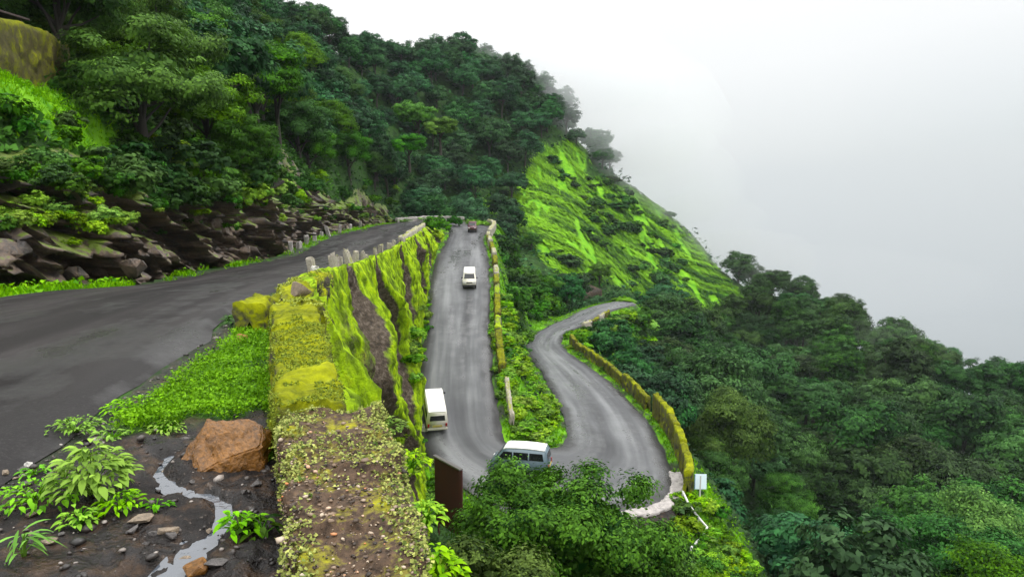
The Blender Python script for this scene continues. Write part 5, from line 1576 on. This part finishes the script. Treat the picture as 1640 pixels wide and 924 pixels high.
# ------------------------------------------------------------------ vehicles
OUT = [(-1.66, .30), (-1.70, .72), (-1.67, 1.0), (-1.57, 1.50), (-1.44, 1.63), (-.3, 1.69), (.72, 1.65), (.93, 1.56), (1.36, 1.02), (1.62, .90), (1.69, .58), (1.66, .28)]
def hwid(z): return .70 - .11 * max(0, min(1, (z - .95) / .72)) - .04 * max(0, (.45 - z) / .2)
def prism(bm, poly, nrm, th):
    nrm = Vector(nrm).normalized()
    a = [bm.verts.new(Vector(p)) for p in poly]; c = [bm.verts.new(Vector(p) + nrm * th) for p in poly]
    n = len(poly)
    bm.faces.new(a[::-1]); bm.faces.new(c)
    for i in range(n): bm.faces.new((a[i], a[(i + 1) % n], c[(i + 1) % n], c[i]))
    bmesh.ops.recalc_face_normals(bm, faces=bm.faces[:])
def make_van(loc, heading, s, label, body, roof, lower=None, name='van', plate=True, cat='van', sz=1.0, roll=(0, 0)):
    r_ = empty(name, loc, 0, label, cat)
    r_.rotation_euler = (roll[0], roll[1], heading)
    r_.scale = (s, s, s * sz)
    bm = bmesh.new()
    Lv = [bm.verts.new((-hwid(z), y, z)) for y, z in OUT]; Rv = [bm.verts.new((hwid(z), y, z)) for y, z in OUT]
    n = len(OUT)
    for i in range(n):
        j = (i + 1) % n
        bm.faces.new((Lv[i], Lv[j], Rv[j], Rv[i]))
    bm.faces.new(Lv[::-1]); bm.faces.new(Rv)
    bmesh.ops.recalc_face_normals(bm, faces=bm.faces[:])
    bmesh.ops.bevel(bm, geom=bm.edges[:], offset=.055, segments=3, affect='EDGES', clamp_overlap=True)
    bo = bm_obj('body', bm, body, r_, smooth=True)
    # roof skin with gutters
    bm = bmesh.new()
    q = [(-1.46, 1.655), (-.9, 1.70), (-.3, 1.715), (.3, 1.70), (.74, 1.675), (.90, 1.60)]
    for x0, x1 in ((-.56, .56),):
        for (ya, za), (yb, zb) in zip(q[:-1], q[1:]):
            vs = [bm.verts.new(p) for p in ((x0, ya, za), (x1, ya, za), (x1, yb, zb), (x0, yb, zb))]
            bm.faces.new(vs)
    bmesh.ops.remove_doubles(bm, verts=bm.verts[:], dist=.001)
    bmesh.ops.solidify(bm, geom=bm.faces[:], thickness=.05)
    bmesh.ops.recalc_face_normals(bm, faces=bm.faces[:])
    bm_obj('roof', bm, roof, r_)
    for sx in (-1, 1):
        for poly in ([(-1.44, 1.06), (-.62, 1.06), (-.62, 1.46), (-1.36, 1.46)], [(-.54, 1.06), (.30, 1.06), (.30, 1.46), (-.54, 1.46)], [(.38, 1.06), (1.18, 1.06), (.88, 1.46), (.38, 1.46)]):
            bm = bmesh.new()
            prism(bm, [(sx * (hwid(z) - .004), y, z) for y, z in poly], (sx, 0, .15), .016)
            bm_obj('side_window', bm, M['glass_dark'], r_)
        bm = bmesh.new()
        prism(bm, [(sx * (hwid(.5) + .002), y, z) for y, z in [(-1.6, .40), (1.6, .40), (1.6, .46), (-1.6, .46)]], (sx, 0, 0), .014)
        bm_obj('side_trim', bm, M['trim_black'], r_)
    bm = bmesh.new()
    prism(bm, [(-.50, -1.648, 1.06), (.50, -1.648, 1.06), (.46, -1.578, 1.42), (-.46, -1.578, 1.42)], (0, -1, .2), .028)
    bm_obj('rear_window', bm, M['glass_dark'], r_)
    bm = bmesh.new()
    prism(bm, [(.54, 1.325, 1.08), (-.54, 1.325, 1.08), (-.49, .99, 1.50), (.49, .99, 1.50)], (0, .78, .62), .028)
    bm_obj('windscreen', bm, M['glass_dark'], r_)
    for y in (-1.72, 1.71):
        bm = bmesh.new(); add_box(bm, (0, y, .42), (1.34, .10, .17)); bmesh.ops.bevel(bm, geom=bm.edges[:], offset=.03, segments=2, affect='EDGES')
        bm_obj('bumper', bm, lower or body, r_)
    for sx in (-1, 1):
        bm = bmesh.new(); add_box(bm, (sx * .58, -1.70, .72), (.12, .05, .26)); bmesh.ops.bevel(bm, geom=bm.edges[:], offset=.012, segments=1, affect='EDGES')
        bm_obj('tail_light', bm, M['lamp_red'], r_)
        bm = bmesh.new(); add_box(bm, (sx * .50, 1.675, .74), (.26, .06, .17)); bmesh.ops.bevel(bm, geom=bm.edges[:], offset=.02, segments=2, affect='EDGES')
        bm_obj('headlight', bm, M['lamp_clear'], r_)
        bm = bmesh.new(); add_box(bm, (sx * .78, 1.02, 1.08), (.13, .07, .16)); bmesh.ops.bevel(bm, geom=bm.edges[:], offset=.02, segments=2, affect='EDGES')
        bm_obj('mirror', bm, M['trim_black'], r_)
    bm = bmesh.new(); add_box(bm, (0, -1.725, .66), (.62, .02, .15)); bm_obj('number_plate', bm, M['plate_yellow'], r_)
    bm = bmesh.new(); add_box(bm, (0, 1.68, .72), (.62, .04, .1)); bm_obj('grille', bm, M['trim_black'], r_)
    for sx in (-1, 1):
        for y in (-1.05, 1.08):
            w_ = bmesh.new()
            bmesh.ops.create_cone(w_, cap_ends=True, segments=24, radius1=.29, radius2=.29, depth=.18, matrix=Matrix.Translation((sx * .62, y, .29)) @ Matrix.Rotation(math.pi / 2, 4, 'Y'))
            bmesh.ops.bevel(w_, geom=[e for e in w_.edges if abs(e.verts[0].co.x - e.verts[1].co.x) < .01], offset=.03, segments=2, affect='EDGES')
            wo = bm_obj('wheel', w_, M['rubber'], r_)
            w_ = bmesh.new()
            bmesh.ops.create_cone(w_, cap_ends=True, segments=20, radius1=.16, radius2=.14, depth=.02, matrix=Matrix.Translation((sx * .718, y, .29)) @ Matrix.Rotation(sx * math.pi / 2, 4, 'Y'))
            bm_obj('rim', w_, M['rim_steel'], wo)
    return r_
def road_at(px, py, z0):
    """point of the road surface under a pixel, and the road's direction there"""
    loc, _ = hit(px, py)
    k = int(np.argmin(np.hypot(RC[:, 0] - loc.x, RC[:, 1] - loc.y)))
    d = RC[min(k + 2, len(RC) - 1)] - RC[max(k - 2, 0)]
    return Vector(loc) + Vector((0, 0, .012)), math.atan2(d[1], d[0]), math.atan2(d[2], math.hypot(d[0], d[1]))
l, a, g = road_at(695, 666, -17)
make_van(l, a - math.pi / 2 + math.pi + math.radians(5), 1.08, 'white van with a long roof driving away up the lower road, seen from behind', M['paint_cream'], M['paint_white'], M['paint_cream'], roll=(-g, 0))
l, a, g = road_at(752, 457, -12.7)
make_van(l, a - math.pi / 2, 1.04, 'small white van far up the lower road, coming down towards the bend', M['paint_cream'], M['paint_white'], M['trim_black'], roll=(g, 0))
l, a, g = road_at(834, 757, -19.5)
make_van(l, math.radians(78), 1.12, 'blue-grey van with a white roof in the bend, half hidden by the tree', M['paint_blue_grey'], M['paint_white'], M['paint_blue_grey'])
l, a, g = road_at(757, 371, -10.5)
make_van(l, a - math.pi / 2, 1.0, 'dark maroon vehicle at the far end of the lower road', M['paint_maroon'], M['paint_maroon'], M['trim_black'], name='vehicle', cat='vehicle')

# ------------------------------------------------------------------ trees in front of the lower bend
def tree_at(top_px, top_py, D, kind, s, label, name='tree', dx=0):
    p = P(top_px, top_py, D)
    return put_tree(kind, (p[0] + dx, p[1], p[2] - kind.total * s * .97), s, rng.uniform(0, 6.28), label, None, name, 'tree')
tree_at(908, 758, 17.5, FRONT, .70, 'large leafy tree in front of the lower bend at the bottom edge')
tree_at(985, 858, 17.0, FRONT, .54, 'leafy tree under the muddy edge of the bottom bend, right of the large tree')
tree_at(775, 880, 13.5, FRONT2, .85, 'small leafy tree between the parapet and the large front tree')
tree_at(1085, 905, 21, FRONT2, .8, 'small tree at the bottom edge below the broken railing')

# ------------------------------------------------------------------ mist drifting against the ridge
def mist(px, py, D, rx, ry, rz, dens, br):
    bm = bmesh.new()
    bmesh.ops.create_icosphere(bm, subdivisions=4, radius=1)
    for v in bm.verts:
        n_ = mnoise.fractal(v.co * 1.6 + Vector((px, py, 0)) * .1, .8, 2, 3)
        v.co *= 1 + .12 * n_
        v.co.x *= rx; v.co.y *= ry; v.co.z *= rz
    o = bm_obj('mist', bm, volume_mat('mist', (br, br * 1.02, br * 1.035), dens), None, Vector(P(px, py, D)))
    tag(o, 'pale mist drifting against the forested ridge', 'mist', kind='stuff')
for a in [(1015, 180, 256, 32, 16, 22, .018, .86), (1065, 285, 249, 25, 14, 17, .016, .80), (955, 110, 262, 28, 14, 15, .018, .90), (1185, 412, 230, 24, 12, 9, .018, .68), (1125, 362, 242, 20, 10, 12, .015, .73), (870, 86, 262, 26, 10, 8, .014, .92), (1330, 455, 215, 46, 18, 11, .0032, .75), (1500, 570, 175, 40, 16, 9, .003, .7)]:
    mist(*a)

# the pale lime trees that stand out of the dark wood
LIMEK = TreeKind('lime_tree', 410, 3.8, 6.4, .8, 22, 10000, .34, leaf_mat('leaf_pale', (.02, .09, .003), (.13, .36, .008), .1), lobe=(.16, .30), flat=.1)
tree_at(668, 158, 150, LIMEK, 1.25, 'bright lime-green tree standing out of the dark forest, upper of two', dx=0)
tree_at(705, 185, 148, LIMEK, .95, 'smaller lime-green tree right of the bright one in the dark forest')
tree_at(655, 212, 138, LIMEK, .9, 'lime-green tree low in the forest behind the far end of the upper road')
